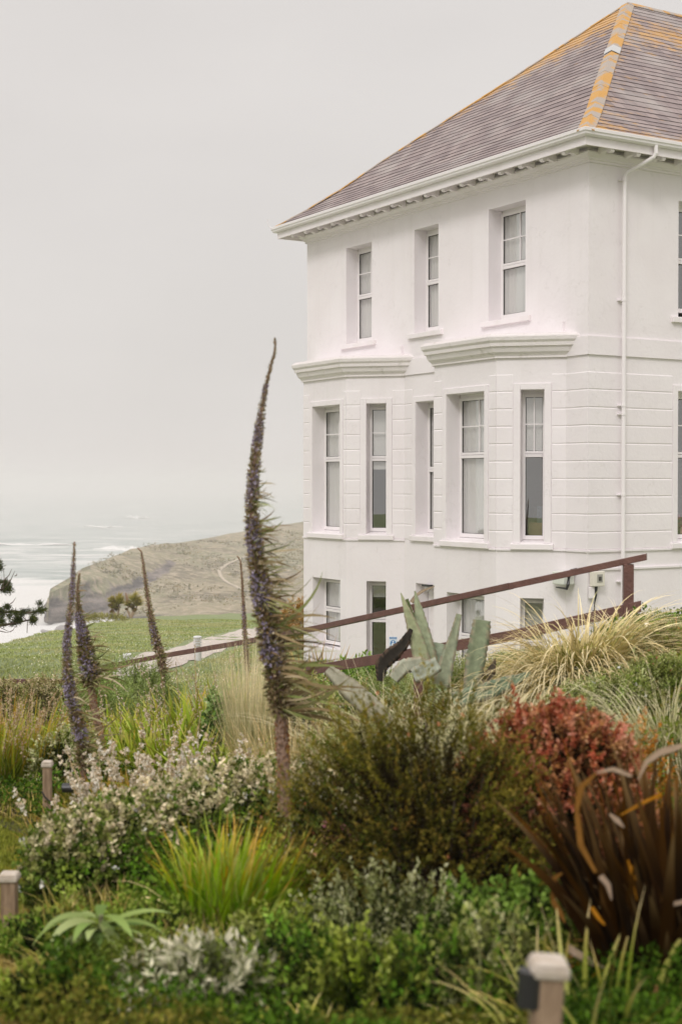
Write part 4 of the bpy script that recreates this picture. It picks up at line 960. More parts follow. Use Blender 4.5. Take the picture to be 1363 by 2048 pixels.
bm_ = None
def bollard(px, ytop, Y, label):
    global bm_
    x, y, z = at(px, ytop, Y); zb = float(g(x, y)); H = z - zb
    th = thing('bollard_light', label, 'bollard light', (x, y, zb), 'louvred bollard lights along the path'); R_ = .105
    m = MB(); m.tube([(x, y, zb - .05), (x, y, z - .34)], R_ * .92, 18); m.build('column', M['steel'], th, smooth=False)
    m = MB()
    for k in range(4): zz = z - .30 + k * .065; m.tube([(x, y, zz), (x, y, zz + .028)], [R_, R_ * .98], 18)
    m.build('louvres', M['steel'], th)
    m = MB(); m.tube([(x, y, z - .33), (x, y, z - .05)], R_ * .6, 14); m.build('diffuser', M['cream'], th)
    m = MB(); m.tube([(x, y, z - .05), (x, y, z - .02), (x, y, z)], [R_ * 1.03, R_ * 1.03, R_ * .8], 18); m.build('cap', M['steel'], th)
bollard(395, 1272, 35, 'grey louvred bollard light beside the pale path, the one further right'); bollard(255, 1307, 33, 'grey louvred bollard light showing just above the left of the handrail')
x, y, z = at(1291, 1246, 14.2); gl = thing('lantern', 'small pale glass garden lantern glowing beside the end post of the railing', 'lantern', (x, y, float(g(x, y))))
m = MB(); m.tube([(x, y, float(g(x, y)) - .05), (x, y, z - .15)], .03, 10); m.build('stem', M['black'], gl)
m = MB(); m.tube([(x, y, z - .15), (x, y, z - .14), (x, y, z - .03), (x, y, z)], [.04, .052, .048, .03], 14); m.build('shade', mat('lantern_glass', (.8, .74, .6), .3, emit=((1, .85, .6), .25)), gl)
m = MB(); m.tube([(x, y - .05, z - .12), (x, y - .055, z - .06)], .018, 10); m.build('bulb', mat('lantern_bulb', (.9, .8, .6), .3, emit=((1, .8, .5), 1.6)), gl)

# ------------------------------------------------------------------ tree echiums
PUR = [(.42, .36, .50), (.54, .47, .60), (.31, .26, .38)]; BRN = [(.29, .23, .17), (.42, .34, .25), (.18, .15, .11), (.50, .44, .32), (.34, .24, .18)]
ECHG = 'tall tree echium flower spikes'
def echium(label, axis, Y, half, leafy, leafL, purple, stalkpx, seed, dens=1.0, wind=1.0, lsc=1.0, green=.5, fl=1.0):
    """axis: (px,py) base->tip; half: [(py, half-width px)]; leafy: (py_low, py_high)"""
    loc = loc_at(axis[0][0], Y); th = thing('echium_spike', label, 'flower spike', loc, ECHG)
    pts = np.array([at(px, py, Y) for px, py in axis]) - np.array(loc); pys = np.array([a[1] for a in axis], float)
    s = np.r_[0, np.cumsum(np.linalg.norm(np.diff(pts, axis=0), axis=1))]; tot = s[-1]; hp = sorted(half); sc = Y / F
    def P_at(q): return np.stack([np.interp(q, s, pts[:, i]) for i in range(3)], 1)
    def py_at(q): return np.interp(q, s, pys)
    def hw(py): return np.interp(py, [h[0] for h in hp], [h[1] for h in hp]) * sc
    q = np.linspace(0, tot, 60); pc = P_at(q); rr = np.interp(py_at(q), [hp[0][0], hp[-1][0]], [1.2 * sc, stalkpx / 2 * sc])
    m = MB(); m.tube([Vector(p + np.array(loc)) for p in pc], list(np.maximum(rr, .002)), 12)
    so = m.build('stem', mat('echium_stem', (.20, .12, .08), .85, col2=(.34, .22, .16), nscale=45, ramp=(.4, .6), bump=1, bscale=70), th, smooth=True)
    A = Acc()
    # leaf scars up the bare stem
    n = int(900 * dens); qq = RNG.random(n) * tot; pyq = py_at(qq); k_ = pyq > leafy[1]; qq = qq[k_]; pyq = pyq[k_]; n = len(qq); a = RNG.random(n) * 6.283; d = np.stack([np.cos(a), np.sin(a), np.zeros(n)], 1)
    A.add(*leaves(P_at(qq) + d * (stalkpx / 2 * sc * .92), d * .4 + np.array([0, 0, 1]), stalkpx * sc * .30, stalkpx * sc * .3, pal(n, [(.30, .15, .10), (.20, .12, .07), (.40, .26, .19)], .2)))
    # bracts packed along the spike
    n = int(3900 * dens); py0, py1 = hp[0][0], leafy[1] - 5
    pq = py0 + (py1 - py0) * RNG.random(n) ** .85; order = np.argsort(pys); qq = np.interp(pq, pys[order], s[order]); a = RNG.random(n) * 6.283; d = np.stack([np.cos(a), np.sin(a), RNG.normal(size=n) * .3], 1); R_ = hw(pq)
    A.add(*leaves(P_at(qq) + d * (R_ * RNG.uniform(.12, .58, n))[:, None], d + np.array([.25 * wind, 0, .35]) + jit(n, .35), np.maximum(R_ * .55, .010), np.maximum(R_ * .22, .006), pal(n, BRN + [(.16, .17, .08)] * int(1 + green * 4), .2)))
    A.build('bracts', M['matte'], th)
    n = int(2300 * dens * fl); pq = np.clip(purple[0] + (purple[1] - purple[0]) * RNG.random(n), min(py0, 9999), 9999); clump = .5 + .5 * np.sin(pq / 17.0 + seed) + RNG.random(n) * .9; k_ = clump > .85; pq = pq[k_]; n = len(pq); qq = np.interp(pq, pys[order], s[order]); a = RNG.random(n) * 6.283
    d = np.stack([np.cos(a), np.sin(a), RNG.normal(size=n) * .3], 1); R_ = hw(pq); florets(th, P_at(qq) + d * (R_ * RNG.uniform(.35, .80, n))[:, None], np.clip(.20 * R_, .006, .015), PUR, 5)
    # long narrow leaves blown to the right
    ly0, ly1 = leafy; n = int(leafL[1]); pq = ly0 + (ly1 - ly0) * RNG.random(n) ** .8; qq = np.interp(pq, pys[order], s[order]); a = RNG.normal(size=n) * 1.5
    size = leafL[0] * sc * (.16 + .84 * np.abs((pq - ly0) / (ly1 - ly0)) ** 1.0) * RNG.uniform(.45, 1.1, n) ; side = np.cos(a) > -.2; size = np.where(side, size, size * .35)
    d = np.stack([np.cos(a), np.sin(a), np.zeros(n)], 1); g_ = RNG.random(n) < green
    col = np.where(g_[:, None], pal(n, [(.17, .21, .10), (.25, .28, .15), (.31, .31, .19)], .15), pal(n, [(.28, .23, .16), (.42, .35, .26), (.20, .15, .11)], .15))
    B = Acc(); B.add(*blades(P_at(qq) + d * (hw(pq) * .4)[:, None], a * .45, np.radians(RNG.normal(4, 16, n)), size * RNG.uniform(.6, 1.15, n), size * .036 * lsc + .005, RNG.uniform(-1.1, 1.1, n), col, col * .8, 8, (.6 * wind, 0, .06), .5, .8)); B.build('leaves', M['matte'], th)
echium('tallest echium spike in the foreground, leaning, with purple florets and leaves blown right', [(572, 1800), (569, 1640), (565, 1500), (560, 1410), (550, 1335), (534, 1250), (520, 1170), (508, 1090), (503, 1020), (506, 960), (512, 900), (520, 840), (530, 780), (541, 732), (550, 702), (549, 675)], 8.5,
       [(675, 2), (700, 3.5), (740, 5.5), (800, 9), (850, 12), (900, 14), (1000, 17), (1100, 22), (1200, 27), (1300, 32), (1420, 30)], (930, 1432), (180, 330), (770, 1360), 25, 1, 1.35, 1.0, .95, .45)
echium('left-hand echium spike, straight purple one in front of the cliff tip', [(170, 1640), (167, 1540), (163, 1475), (150, 1426), (139, 1377), (134, 1328), (134, 1280), (140, 1231), (146, 1158), (149, 1083)], 11,
       [(1083, 4), (1120, 6), (1180, 8), (1250, 10), (1340, 13), (1430, 19), (1520, 20)], (1290, 1540), (112, 170), (1100, 1480), 12, 2, .8, .9, .85, .7, 1.5)
echium('echium spike with reddish stem just right of the left-hand one, green tipped', [(215, 1600), (205, 1500), (199, 1460), (188, 1414), (181, 1368), (179, 1341), (171, 1304), (165, 1267), (158, 1231), (155, 1182), (159, 1146)], 12.5,
       [(1146, 4), (1180, 5), (1220, 9), (1260, 14), (1300, 20), (1350, 25), (1375, 18)], (1170, 1378), (100, 130), (1225, 1350), 14, 4, .8, 1.0, .85, .5, 1.2)
echium('dark seeding echium spike with hooked tip above the brown handrail', [(326, 1440), (326, 1346), (324, 1326), (319, 1304), (311, 1280), (303, 1243), (298, 1211), (292, 1170), (287, 1133), (283, 1103), (275, 1096)], 17,
       [(1096, 2.5), (1110, 4.5), (1150, 6), (1200, 8), (1250, 10), (1300, 14), (1335, 12)], (1190, 1350), (34, 80), (1240, 1300), 9, 3, .5, .7, 1.0, .25, .15)
echium('thin brown echium spike with a bent tip beside the tallest one', [(496, 1460), (494, 1330), (491, 1285), (488, 1240), (486, 1200), (484, 1160), (481, 1122), (474, 1112)], 17.5,
       [(1112, 2), (1125, 3.5), (1180, 5), (1240, 7), (1330, 8)], (1230, 1345), (30, 90), (1210, 1300), 7, 5, .45, .5, .9, .2, .25)

# ------------------------------------------------------------------ agave
def agave_leaf(acc, pts, widths, Y, col, dy=0, chan=.35, edge=(.45, .40, .28), twist=0, thick=.009, n=30, rag=.07):
    P_ = np.array([at(px, py, Y + dy + k * .0) for k, (px, py) in enumerate(pts)]); s = np.r_[0, np.cumsum(np.linalg.norm(np.diff(P_, axis=0), axis=1))]; q = np.linspace(0, s[-1], n)
    C_ = np.stack([np.interp(q, s, P_[:, i]) for i in range(3)], 1); C_[:, 1] += np.linspace(0, twist, n); T = nrmz(np.gradient(C_, axis=0)); side = nrmz(np.cross(T, np.array([0, 1, 0]) + .001)); fr = nrmz(np.cross(side, T))
    w = np.interp(np.linspace(0, 1, n), np.linspace(0, 1, len(widths)), widths) * Y / F / 2; v, f, c = [], [], []
    for i in range(n):
        for a, o in ((-1, 1), (-.5, .3), (0, 0), (.5, .3), (1, 1), (.5, .3), (0, 0), (-.5, .3)):
            back = len(v) % 8 > 4; jj = 1 + rag * (i % 2) * (abs(a) == 1) + RNG.normal() * rag * .25
            v.append(C_[i] + side[i] * a * w[i] * jj + fr[i] * (-(o * w[i] * chan) + (thick if back else 0)))
            cc = np.array(col) * (1 + RNG.normal() * .06); e = abs(a) == 1 and RNG.random() < .6; c.append(np.array(edge) * .8 if e else cc)
    for i in range(n - 1):
        for j in range(8): k = (j + 1) % 8; f.append([i * 8 + j, i * 8 + k, (i + 1) * 8 + k, (i + 1) * 8 + j])
    acc.append((np.array(v), np.array(f), np.array(c)))
loc = loc_at(850, 12.5); ag = thing('agave', 'large damaged grey-green agave with broken upright leaves in front of the railing', 'agave', loc)

for nm, pts, w, col, dy, ch in (('leaf', [(850, 1345), (828, 1265), (801, 1186)], [34, 32, 26, 15, 2], (.37, .40, .24), -.05, .35), ('leaf', [(862, 1345), (845, 1262), (829, 1182)], [34, 33, 27, 18, 3], (.34, .38, .25), 0, .35),
        ('leaf', [(842, 1330), (830, 1262), (813, 1198)], [26, 26, 24, 14, 6], (.13, .16, .07), .2, .4), ('leaf', [(875, 1345), (856, 1290), (842, 1240)], [20, 16, 12, 6], (.22, .25, .15), .25, .4),
        ('broken_leaf', [(880, 1370), (896, 1310), (909, 1262), (917, 1228)], [36, 30, 24, 16, 11], (.30, .33, .23), -.2, .45), ('broken_leaf', [(936, 1400), (948, 1330), (958, 1275), (962, 1240)], [22, 32, 38, 38, 34], (.23, .27, .175), -.25, .35),
        ('dead_leaf', [(822, 1258), (805, 1290), (780, 1312), (763, 1330), (759, 1362)], [8, 20, 30, 26, 12], (.035, .03, .025), -.1, .2), ('folded_leaf', [(866, 1356), (842, 1326), (808, 1332), (786, 1358)], [22, 26, 28, 22], (.40, .41, .32), -.3, .12),
        ('broken_leaf', [(826, 1352), (852, 1341), (876, 1327)], [30, 34, 28], (.40, .43, .35), -.4, .2), ('broken_leaf', [(872, 1330), (873, 1305), (877, 1286)], [32, 34, 30], (.34, .39, .29), .1, .2),
        ('dead_leaf', [(962, 1362), (980, 1345), (990, 1318)], [18, 18, 3], (.10, .08, .06), -.2, .3), ('leaf', [(905, 1400), (960, 1385), (1010, 1368), (1060, 1345)], [30, 34, 30, 6], (.20, .27, .18), -.5, .35), ('dead_leaf', [(822, 1205), (832, 1190), (848, 1180), (868, 1173)], [9, 6, 5, 2], (.40, .31, .22), .1, .2)):
    ac = []; agave_leaf(ac, pts, w, 12.5, col, dy, ch, edge=(.5, .42, .3) if nm != 'dead_leaf' else (.2, .13, .09), rag=.12 if nm == 'dead_leaf' else .09); v, f, c = ac[0]; vmesh(nm, v - np.array(loc), f, c, M['agave'], ag)
fl_loc = loc_at(700, 10.6, .3); fallen = thing('agave_leaf', 'broad pale snapped agave leaf lying diagonally left of the agave', 'leaf', fl_loc)
ac = []; agave_leaf(ac, [(655, 1338), (700, 1378), (752, 1425), (775, 1450)], [20, 40, 44, 30], 10.6, (.44, .42, .33), 0, .2); v, f, c = ac[0]; vmesh('blade', v - np.array(fl_loc), f, c, M['agave'], fallen)

# ------------------------------------------------------------------ shrubs and clumps
OLV = [(.078, .088, .026), (.115, .115, .034), (.055, .068, .022), (.16, .15, .055)]
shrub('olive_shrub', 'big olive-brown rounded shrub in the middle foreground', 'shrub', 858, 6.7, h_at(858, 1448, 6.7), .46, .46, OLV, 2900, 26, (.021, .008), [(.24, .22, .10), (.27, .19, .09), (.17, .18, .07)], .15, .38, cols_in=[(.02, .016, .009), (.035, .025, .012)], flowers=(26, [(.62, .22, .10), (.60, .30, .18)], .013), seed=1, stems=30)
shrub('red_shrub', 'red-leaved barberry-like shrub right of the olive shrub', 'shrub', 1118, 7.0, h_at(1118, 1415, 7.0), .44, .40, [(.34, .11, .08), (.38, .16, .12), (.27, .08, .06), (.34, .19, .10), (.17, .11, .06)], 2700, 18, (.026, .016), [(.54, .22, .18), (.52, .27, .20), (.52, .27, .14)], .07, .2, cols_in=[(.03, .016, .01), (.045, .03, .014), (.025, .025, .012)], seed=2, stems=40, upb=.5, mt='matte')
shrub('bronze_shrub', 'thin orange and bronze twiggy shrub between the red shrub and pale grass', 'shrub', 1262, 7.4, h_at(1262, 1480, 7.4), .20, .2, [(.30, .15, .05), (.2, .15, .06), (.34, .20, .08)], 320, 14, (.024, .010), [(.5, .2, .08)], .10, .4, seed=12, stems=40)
# brown New Zealand flax
tuft('flax_clump', 'dark bronze flax clump with curled pinkish dry leaves at the right edge', 'flax', 1352, 5.3, h_at(1352, 1520, 5.3), .25, 320, .044, [(.018, .009, .006), (.030, .014, .007), (.014, .008, .006), (.060, .028, .010)], [(.05, .028, .012), (.12, .055, .016), (.20, .14, .09)], (66, 89), (.0, .45), (-.02, 0, 0), k=10, hv=.6, dead=(26, [(.30, .20, .15), (.25, .12, .06), (.34, .16, .04)], .022, .55), mt='matte')
fx = bpy.data.objects['flax_clump']; B = Acc(); fl = WL['flax_clump']
for pts, w in (([(1275, 1560), (1290, 1525), (1318, 1505), (1375, 1488)], [3, 16, 20, 12]), ([(1192, 1545), (1225, 1538), (1262, 1552)], [4, 12, 8]), ([(1152, 1620), (1160, 1690), (1190, 1745)], [14, 17, 10]), ([(1152, 1620), (1160, 1575), (1192, 1546)], [13, 18, 5]),
               ([(1240, 1630), (1285, 1605), (1322, 1588)], [3, 9, 8]), ([(1218, 1628), (1232, 1640), (1247, 1655)], [6, 15, 3]), ([(1104, 1800), (1108, 1755), (1124, 1746)], [12, 16, 6]), ([(1104, 1800), (1122, 1830), (1128, 1845)], [14, 16, 5]), ([(1150, 1845), (1166, 1868), (1185, 1882)], [10, 15, 4]),
               ([(1200, 1752), (1215, 1770), (1222, 1800)], [16, 14, 3]), ([(1322, 1822), (1345, 1808), (1380, 1800)], [3, 12, 10]), ([(1350, 1700), (1372, 1710), (1395, 1735)], [5, 22, 8]), ([(1256, 1720), (1268, 1765), (1274, 1800)], [9, 11, 8]), ([(1182, 1815), (1196, 1836), (1208, 1850)], [10, 11, 4]), ([(1133, 1895), (1165, 1915), (1210, 1940)], [22, 20, 8])):
    ac = []; pc = (.42, .31, .26) if w[1] >= 12 and pts[0][0] != 1256 and pts[0][1] not in (1815,) else (.42, .20, .05)
    if pts[0][0] in (1152, 1104, 1150): pc = (.24, .13, .06)
    agave_leaf(ac, pts, [a * .8 for a in w], 5.0, pc, RNG.uniform(-.1, .15), .25, edge=pc, thick=.003, n=14, rag=.02); v, f, c = ac[0]; B.add(v - np.array(fl), f, c)
B.build('curled_leaves', M['matte'], fx)

# clipped hedge of silver-leaved evergreen, running from the left across the middle
def hedge(name, label, ctr, cols, tops, n, leaf, per=12, group=None, inn=[(.025, .04, .014)], flowers=None, dirty=None):
    loc = loc_at(ctr[0][0], ctr[0][1]); th = thing(name, label, 'hedge', loc, group); A = Acc(); FP = []; TW = []
    for i, (px, Y, yt, rx, ry) in enumerate(ctr):
        l2 = loc_at(px, Y); h = h_at(px, yt, Y); m_ = n
        d = nrmz(RNG.normal(size=(m_, 3))); d[:, 2] = np.abs(d[:, 2]) * 1.2 - .3; d = nrmz(d); d = np.sign(d) * np.abs(d) ** .75
        d = d / np.maximum(1, np.linalg.norm(d, axis=1, keepdims=True) * .85); k = 1 - .45 * RNG.random(m_) ** 2.2
        P_ = d * k[:, None] * np.array([rx, ry, h * .56]) + np.array([0, 0, h * .46]) + jit(m_, .02); P_ += np.array(l2) - np.array(loc); P_[:, 2] = np.maximum(P_[:, 2], (l2[2] - loc[2]) + .03)
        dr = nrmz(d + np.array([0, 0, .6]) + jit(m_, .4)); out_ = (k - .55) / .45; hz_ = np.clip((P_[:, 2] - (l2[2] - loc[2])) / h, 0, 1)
        q = np.repeat(np.arange(m_), per); t = np.tile(np.linspace(0, 1, per), m_); bc = pal(m_, cols, .2); ic = pal(m_, inn, .2); mm = ss(.2, .8, out_)[:, None]; bc = ic * (1 - mm) + bc * mm  # leaves deep in the hedge get a dark colour as painted shade
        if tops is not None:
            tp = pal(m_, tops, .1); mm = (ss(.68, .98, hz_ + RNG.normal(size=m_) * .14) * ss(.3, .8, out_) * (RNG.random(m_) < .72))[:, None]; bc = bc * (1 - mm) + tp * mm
        A.add(*leaves(P_[q] + dr[q] * (t * .09)[:, None], nrmz(dr[q] * .5 + nrmz(RNG.normal(size=(len(q), 3)))), leaf[0], leaf[1], bc[q] * (1 + .14 * RNG.normal(size=(len(q), 1)))))
        FP.append((P_, dr, out_, hz_))
        for j in range(16):
            e = P_[RNG.integers(0, m_)]; TW.append((np.array(l2), e + np.array(loc)))
    A.build('foliage', M['leaf'], th); mb = MB()
    for a, e in TW: mb.tube([Vector(a), Vector((a + e) / 2 + RNG.normal(size=3) * .03), Vector(e)], [.01, .007, .003], 5)
    mb.build('branches', mat('hedge_bark', (.20, .15, .11), .9), th, recalc=False)
    if flowers:
        P_ = np.concatenate([f[0] + f[1] * .08 for f in FP]); o_ = np.concatenate([f[2] for f in FP]); j = RNG.choice(np.nonzero(o_ > .5)[0], flowers[0]); florets(th, P_[j], flowers[2], flowers[1], 6)
    return th
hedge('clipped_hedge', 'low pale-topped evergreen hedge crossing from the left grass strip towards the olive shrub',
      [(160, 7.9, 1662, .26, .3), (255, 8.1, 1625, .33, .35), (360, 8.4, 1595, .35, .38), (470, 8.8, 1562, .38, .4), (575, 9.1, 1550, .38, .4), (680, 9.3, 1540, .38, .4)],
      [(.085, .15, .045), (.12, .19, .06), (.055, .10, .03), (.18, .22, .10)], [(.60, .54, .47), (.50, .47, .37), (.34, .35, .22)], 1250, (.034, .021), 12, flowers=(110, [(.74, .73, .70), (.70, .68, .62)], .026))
tuft('iris_clump', 'bright green sword-leaved clump with orange tips below the tallest echium', 'plant', 488, 6.8, h_at(480, 1650, 6.8), .25, 620, .019, [(.19, .35, .04), (.12, .26, .025), (.27, .42, .07)], [(.26, .38, .07), (.34, .42, .14), (.55, .30, .05)], (62, 89), (.0, .6), (.38, 0, 0), tipstart=.55, hv=.45, rady=.2, dead=(26, [(.62, .42, .05), (.60, .30, .05), (.55, .48, .25)], .013))
tuft('pale_sword_clump', 'pale straw-green blades leaning right behind the bright green clump', 'plant', 560, 7.5, h_at(560, 1672, 7.5), .12, 90, .014, [(.38, .40, .20), (.45, .43, .26)], [(.58, .50, .36)], (55, 80), (.1, .6), (.5, 0, 0), hv=.4)
# long-leaved young echium rosette, bottom left
def rosette(name, label, px, Y, n, L, Wd, cols, stem_h, el=(-10, 50), wind=(.2, 0, 0), tips=None, group=None, droop=(.3, 1.0)):
    loc = loc_at(px, Y); th = thing(name, label, 'plant', loc, group); a = np.linspace(0, 6.283 * 3, n, endpoint=False) + RNG.normal(size=n) * .25
    P_ = np.stack([np.cos(a) * .01, np.sin(a) * .01, stem_h * (.75 + .25 * RNG.random(n))], 1); c = pal(n, cols, .1)
    A = Acc(); A.add(*blades(P_, a, np.radians(RNG.uniform(el[0], el[1], n)), L * RNG.uniform(.7, 1.1, n), Wd, RNG.uniform(droop[0], droop[1], n), c, c * 1.3 if tips is None else pal(n, tips), 8, wind, .3, .2, prof=lambda t: np.sin(np.clip(t * 1.02, 0, 1) * math.pi) ** .7 * (1 - .2 * t) + .02)); A.build('leaves', M['matte'], th)
    m = MB(); L0 = Vector(loc); m.tube([L0, L0 + Vector((.01, 0, stem_h))], [.014, .010], 7); m.build('stem', mat('green_stem', (.16, .15, .08), .8), th, recalc=False); return th
rosette('echium_rosette', 'rosette of long drooping felted green leaves at the lower left', 195, 6.0, 30, .30, .052, [(.17, .23, .10), (.13, .20, .085), (.24, .29, .16)], h_at(195, 1835, 6.0), (-40, 35), (.15, 0, 0), droop=(.3, .9))
for i, (px, Y, yt, lab) in enumerate(((345, 5.6, 1945, 'left of the two silvery felted plants at the bottom edge'), (430, 5.5, 1925, 'right of the two silvery felted plants at the bottom edge'))):
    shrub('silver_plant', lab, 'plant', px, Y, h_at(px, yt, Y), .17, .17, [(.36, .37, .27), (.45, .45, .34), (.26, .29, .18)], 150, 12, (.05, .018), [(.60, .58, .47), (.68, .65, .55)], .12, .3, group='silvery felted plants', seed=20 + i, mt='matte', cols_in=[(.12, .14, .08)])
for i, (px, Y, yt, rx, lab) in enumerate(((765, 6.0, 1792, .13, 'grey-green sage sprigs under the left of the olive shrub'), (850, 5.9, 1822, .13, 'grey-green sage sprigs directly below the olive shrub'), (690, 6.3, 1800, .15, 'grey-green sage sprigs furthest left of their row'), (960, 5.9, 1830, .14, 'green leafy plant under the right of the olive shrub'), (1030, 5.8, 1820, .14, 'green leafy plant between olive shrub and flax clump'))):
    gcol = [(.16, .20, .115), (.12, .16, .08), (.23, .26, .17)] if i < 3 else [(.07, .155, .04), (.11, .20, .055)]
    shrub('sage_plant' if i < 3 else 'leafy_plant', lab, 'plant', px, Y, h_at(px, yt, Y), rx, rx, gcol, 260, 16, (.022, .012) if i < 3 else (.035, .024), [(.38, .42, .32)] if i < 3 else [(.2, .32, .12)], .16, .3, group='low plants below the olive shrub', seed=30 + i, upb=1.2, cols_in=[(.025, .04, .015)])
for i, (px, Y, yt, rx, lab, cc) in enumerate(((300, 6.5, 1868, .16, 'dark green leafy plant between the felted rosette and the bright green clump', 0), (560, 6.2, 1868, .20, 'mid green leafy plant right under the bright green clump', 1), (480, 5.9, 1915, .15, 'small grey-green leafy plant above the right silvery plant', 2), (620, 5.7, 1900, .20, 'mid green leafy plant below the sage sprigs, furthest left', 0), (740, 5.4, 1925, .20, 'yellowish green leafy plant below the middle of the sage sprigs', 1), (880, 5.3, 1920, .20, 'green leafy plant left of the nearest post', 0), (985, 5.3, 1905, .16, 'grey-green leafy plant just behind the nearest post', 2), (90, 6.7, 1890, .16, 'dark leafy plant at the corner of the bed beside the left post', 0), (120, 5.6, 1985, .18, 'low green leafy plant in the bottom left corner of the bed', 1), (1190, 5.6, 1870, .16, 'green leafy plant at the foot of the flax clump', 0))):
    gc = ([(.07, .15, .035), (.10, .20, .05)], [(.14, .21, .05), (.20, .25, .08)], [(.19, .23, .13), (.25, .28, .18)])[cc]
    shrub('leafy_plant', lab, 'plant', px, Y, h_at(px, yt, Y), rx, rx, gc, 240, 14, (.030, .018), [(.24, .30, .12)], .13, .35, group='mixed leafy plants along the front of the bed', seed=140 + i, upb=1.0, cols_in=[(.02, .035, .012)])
tuft('strap_grass', 'long green and straw strap leaves sweeping right at the bottom right corner', 'grass', 1260, 4.7, .62, .30, 230, .017, [(.20, .26, .09), (.28, .32, .13), (.13, .18, .05)], [(.42, .34, .15), (.55, .45, .25)], (30, 75), (.2, .9), (.55, -.1, 0), hv=.5, k=8)
tuft('strap_grass', 'small green strap-leaved tuft at the bottom edge left of the nearest post', 'grass', 640, 4.9, .40, .25, 110, .014, [(.24, .27, .08), (.17, .22, .07)], [(.50, .42, .18)], (25, 65), (.3, 1.1), (.2, 0, 0), hv=.5)
# white flowering clumps behind the hedge
WHF = [(.74, .68, .57), (.70, .60, .46), (.78, .75, .67), (.58, .44, .28)]
for i, (px, Y, yt, rad, nf, lab) in enumerate(((140, 9.3, 1570, .20, 8, 'white-flowered clump spilling over the left end of the hedge'), (235, 9.9, 1500, .28, 26, 'white-flowered clump right of the half hidden post'), (320, 10.1, 1495, .28, 30, 'middle white-flowered clump behind the hedge'), (400, 10.4, 1500, .26, 24, 'white-flowered clump behind the hedge next to the green lily leaves'), (92, 8.4, 1668, .08, 6, 'pinkish white flowering clump at the hedge corner beside the grass strip'))):
    h = h_at(px, yt, Y); tuft('white_flower_clump', lab, 'flowers', px, Y, h * .75, rad, 120, .012, [(.15, .19, .06), (.26, .26, .09), (.34, .22, .06)], [(.34, .24, .08), (.45, .25, .07)], (60, 88), (.0, .6), (.08, 0, 0), flowers=(int(nf * 1.25), WHF, .022, h * 1.05), group='white flowering clumps behind the hedge')
for i, (px, Y, yt, rad, lab) in enumerate(((405, 9.5, 1478, .15, 'bright green lily-leaved clump rising among the white flowers'), (560, 10.6, 1490, .14, 'green lily-leaved clump just behind the stem of the tallest echium'), (255, 9.0, 1590, .06, 'small green lily-leaved clump low in the white flowers'))):
    tuft('lily_clump', lab, 'plant', px, Y, h_at(px, yt, Y) * 1.02, rad, 46, .042, [(.17, .27, .06), (.13, .22, .05), (.22, .32, .09)], [(.25, .30, .10)], (50, 86), (.1, .8), (.12, 0, 0), group='green lily-leaved clumps', hv=.5)
# left: yellow-green rush clumps with straw flower stems
for i, (px, Y, yt, rad, n, lab) in enumerate(((62, 12.2, 1440, .40, 520, 'large yellow-green and orange rush clump behind the cable post'), (-20, 12.0, 1430, .40, 380, 'yellow-green rush clump cut by the left picture edge'), (20, 14.2, 1400, .45, 300, 'straw-stemmed rush clump behind, near the low hedge'))):
    h = h_at(px, yt, Y); tuft('rush_clump', lab, 'grass', px, Y, h, rad, n, .016, [(.13, .20, .045), (.19, .24, .06), (.09, .14, .03)], [(.46, .28, .06), (.32, .34, .11), (.22, .30, .08)], (62, 89), (.0, .45), (.06, 0, 0), tipstart=.4, hv=.55, flowers=(44, [(.58, .42, .28), (.66, .54, .40), (.45, .28, .16)], .012, h * 1.18), group='yellow-green rush clumps')
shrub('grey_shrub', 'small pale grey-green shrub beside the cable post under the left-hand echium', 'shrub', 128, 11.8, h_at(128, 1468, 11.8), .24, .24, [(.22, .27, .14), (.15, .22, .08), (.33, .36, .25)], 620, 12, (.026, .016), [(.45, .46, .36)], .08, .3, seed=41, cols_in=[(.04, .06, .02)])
tuft('dry_grass', 'straw-coloured collapsed grass at the edge of the lawn strip, left edge', 'grass', 5, 11.2, .35, .35, 170, .007, [(.48, .38, .24), (.36, .27, .14), (.24, .24, .10)], None, (5, 50), (.2, .9), (.1, -.1, 0), mt='matte')
# mid bed: strap-leaved green clumps
for i, (px, Y, yt, lab) in enumerate(((228, 14.4, 1400, 'strap-leaved green clump right behind the reddish echium stem'), (285, 14.0, 1395, 'strap-leaved green clump below the feathery green shrub'), (345, 13.6, 1380, 'strap-leaved green clump in front of the dark seeding echium'), (395, 14.6, 1360, 'bright strap-leaved clump with white flower spikes above it'), (450, 14.4, 1352, 'bright strap-leaved clump nearest the pale plume grass'), (300, 12.4, 1440, 'strap-leaved green clump low in the middle of the bed'), (380, 12.2, 1440, 'strap-leaved green clump just above the white flowers'), (245, 12.6, 1450, 'narrow strap-leaved clump beside the left echium leaves'))):
    h = h_at(px, yt, Y); tuft('strap_clump', lab, 'plant', px, Y, h, .30, 200, .034 if i in (3, 4) else .026, [(.20, .31, .05), (.14, .25, .04), (.27, .35, .08)], [(.30, .34, .11), (.36, .36, .15), (.42, .30, .10)], (45, 88), (.1, .9), (.05, 0, 0), hv=.5, flowers=(14 if i in (3, 4) else 8, [(.72, .62, .55), (.60, .46, .32)], .013, h * (1.25 if i in (3, 4) else 1.1)), dead=(26, [(.50, .42, .26), (.40, .24, .10)], .008), group='strap-leaved green clumps')
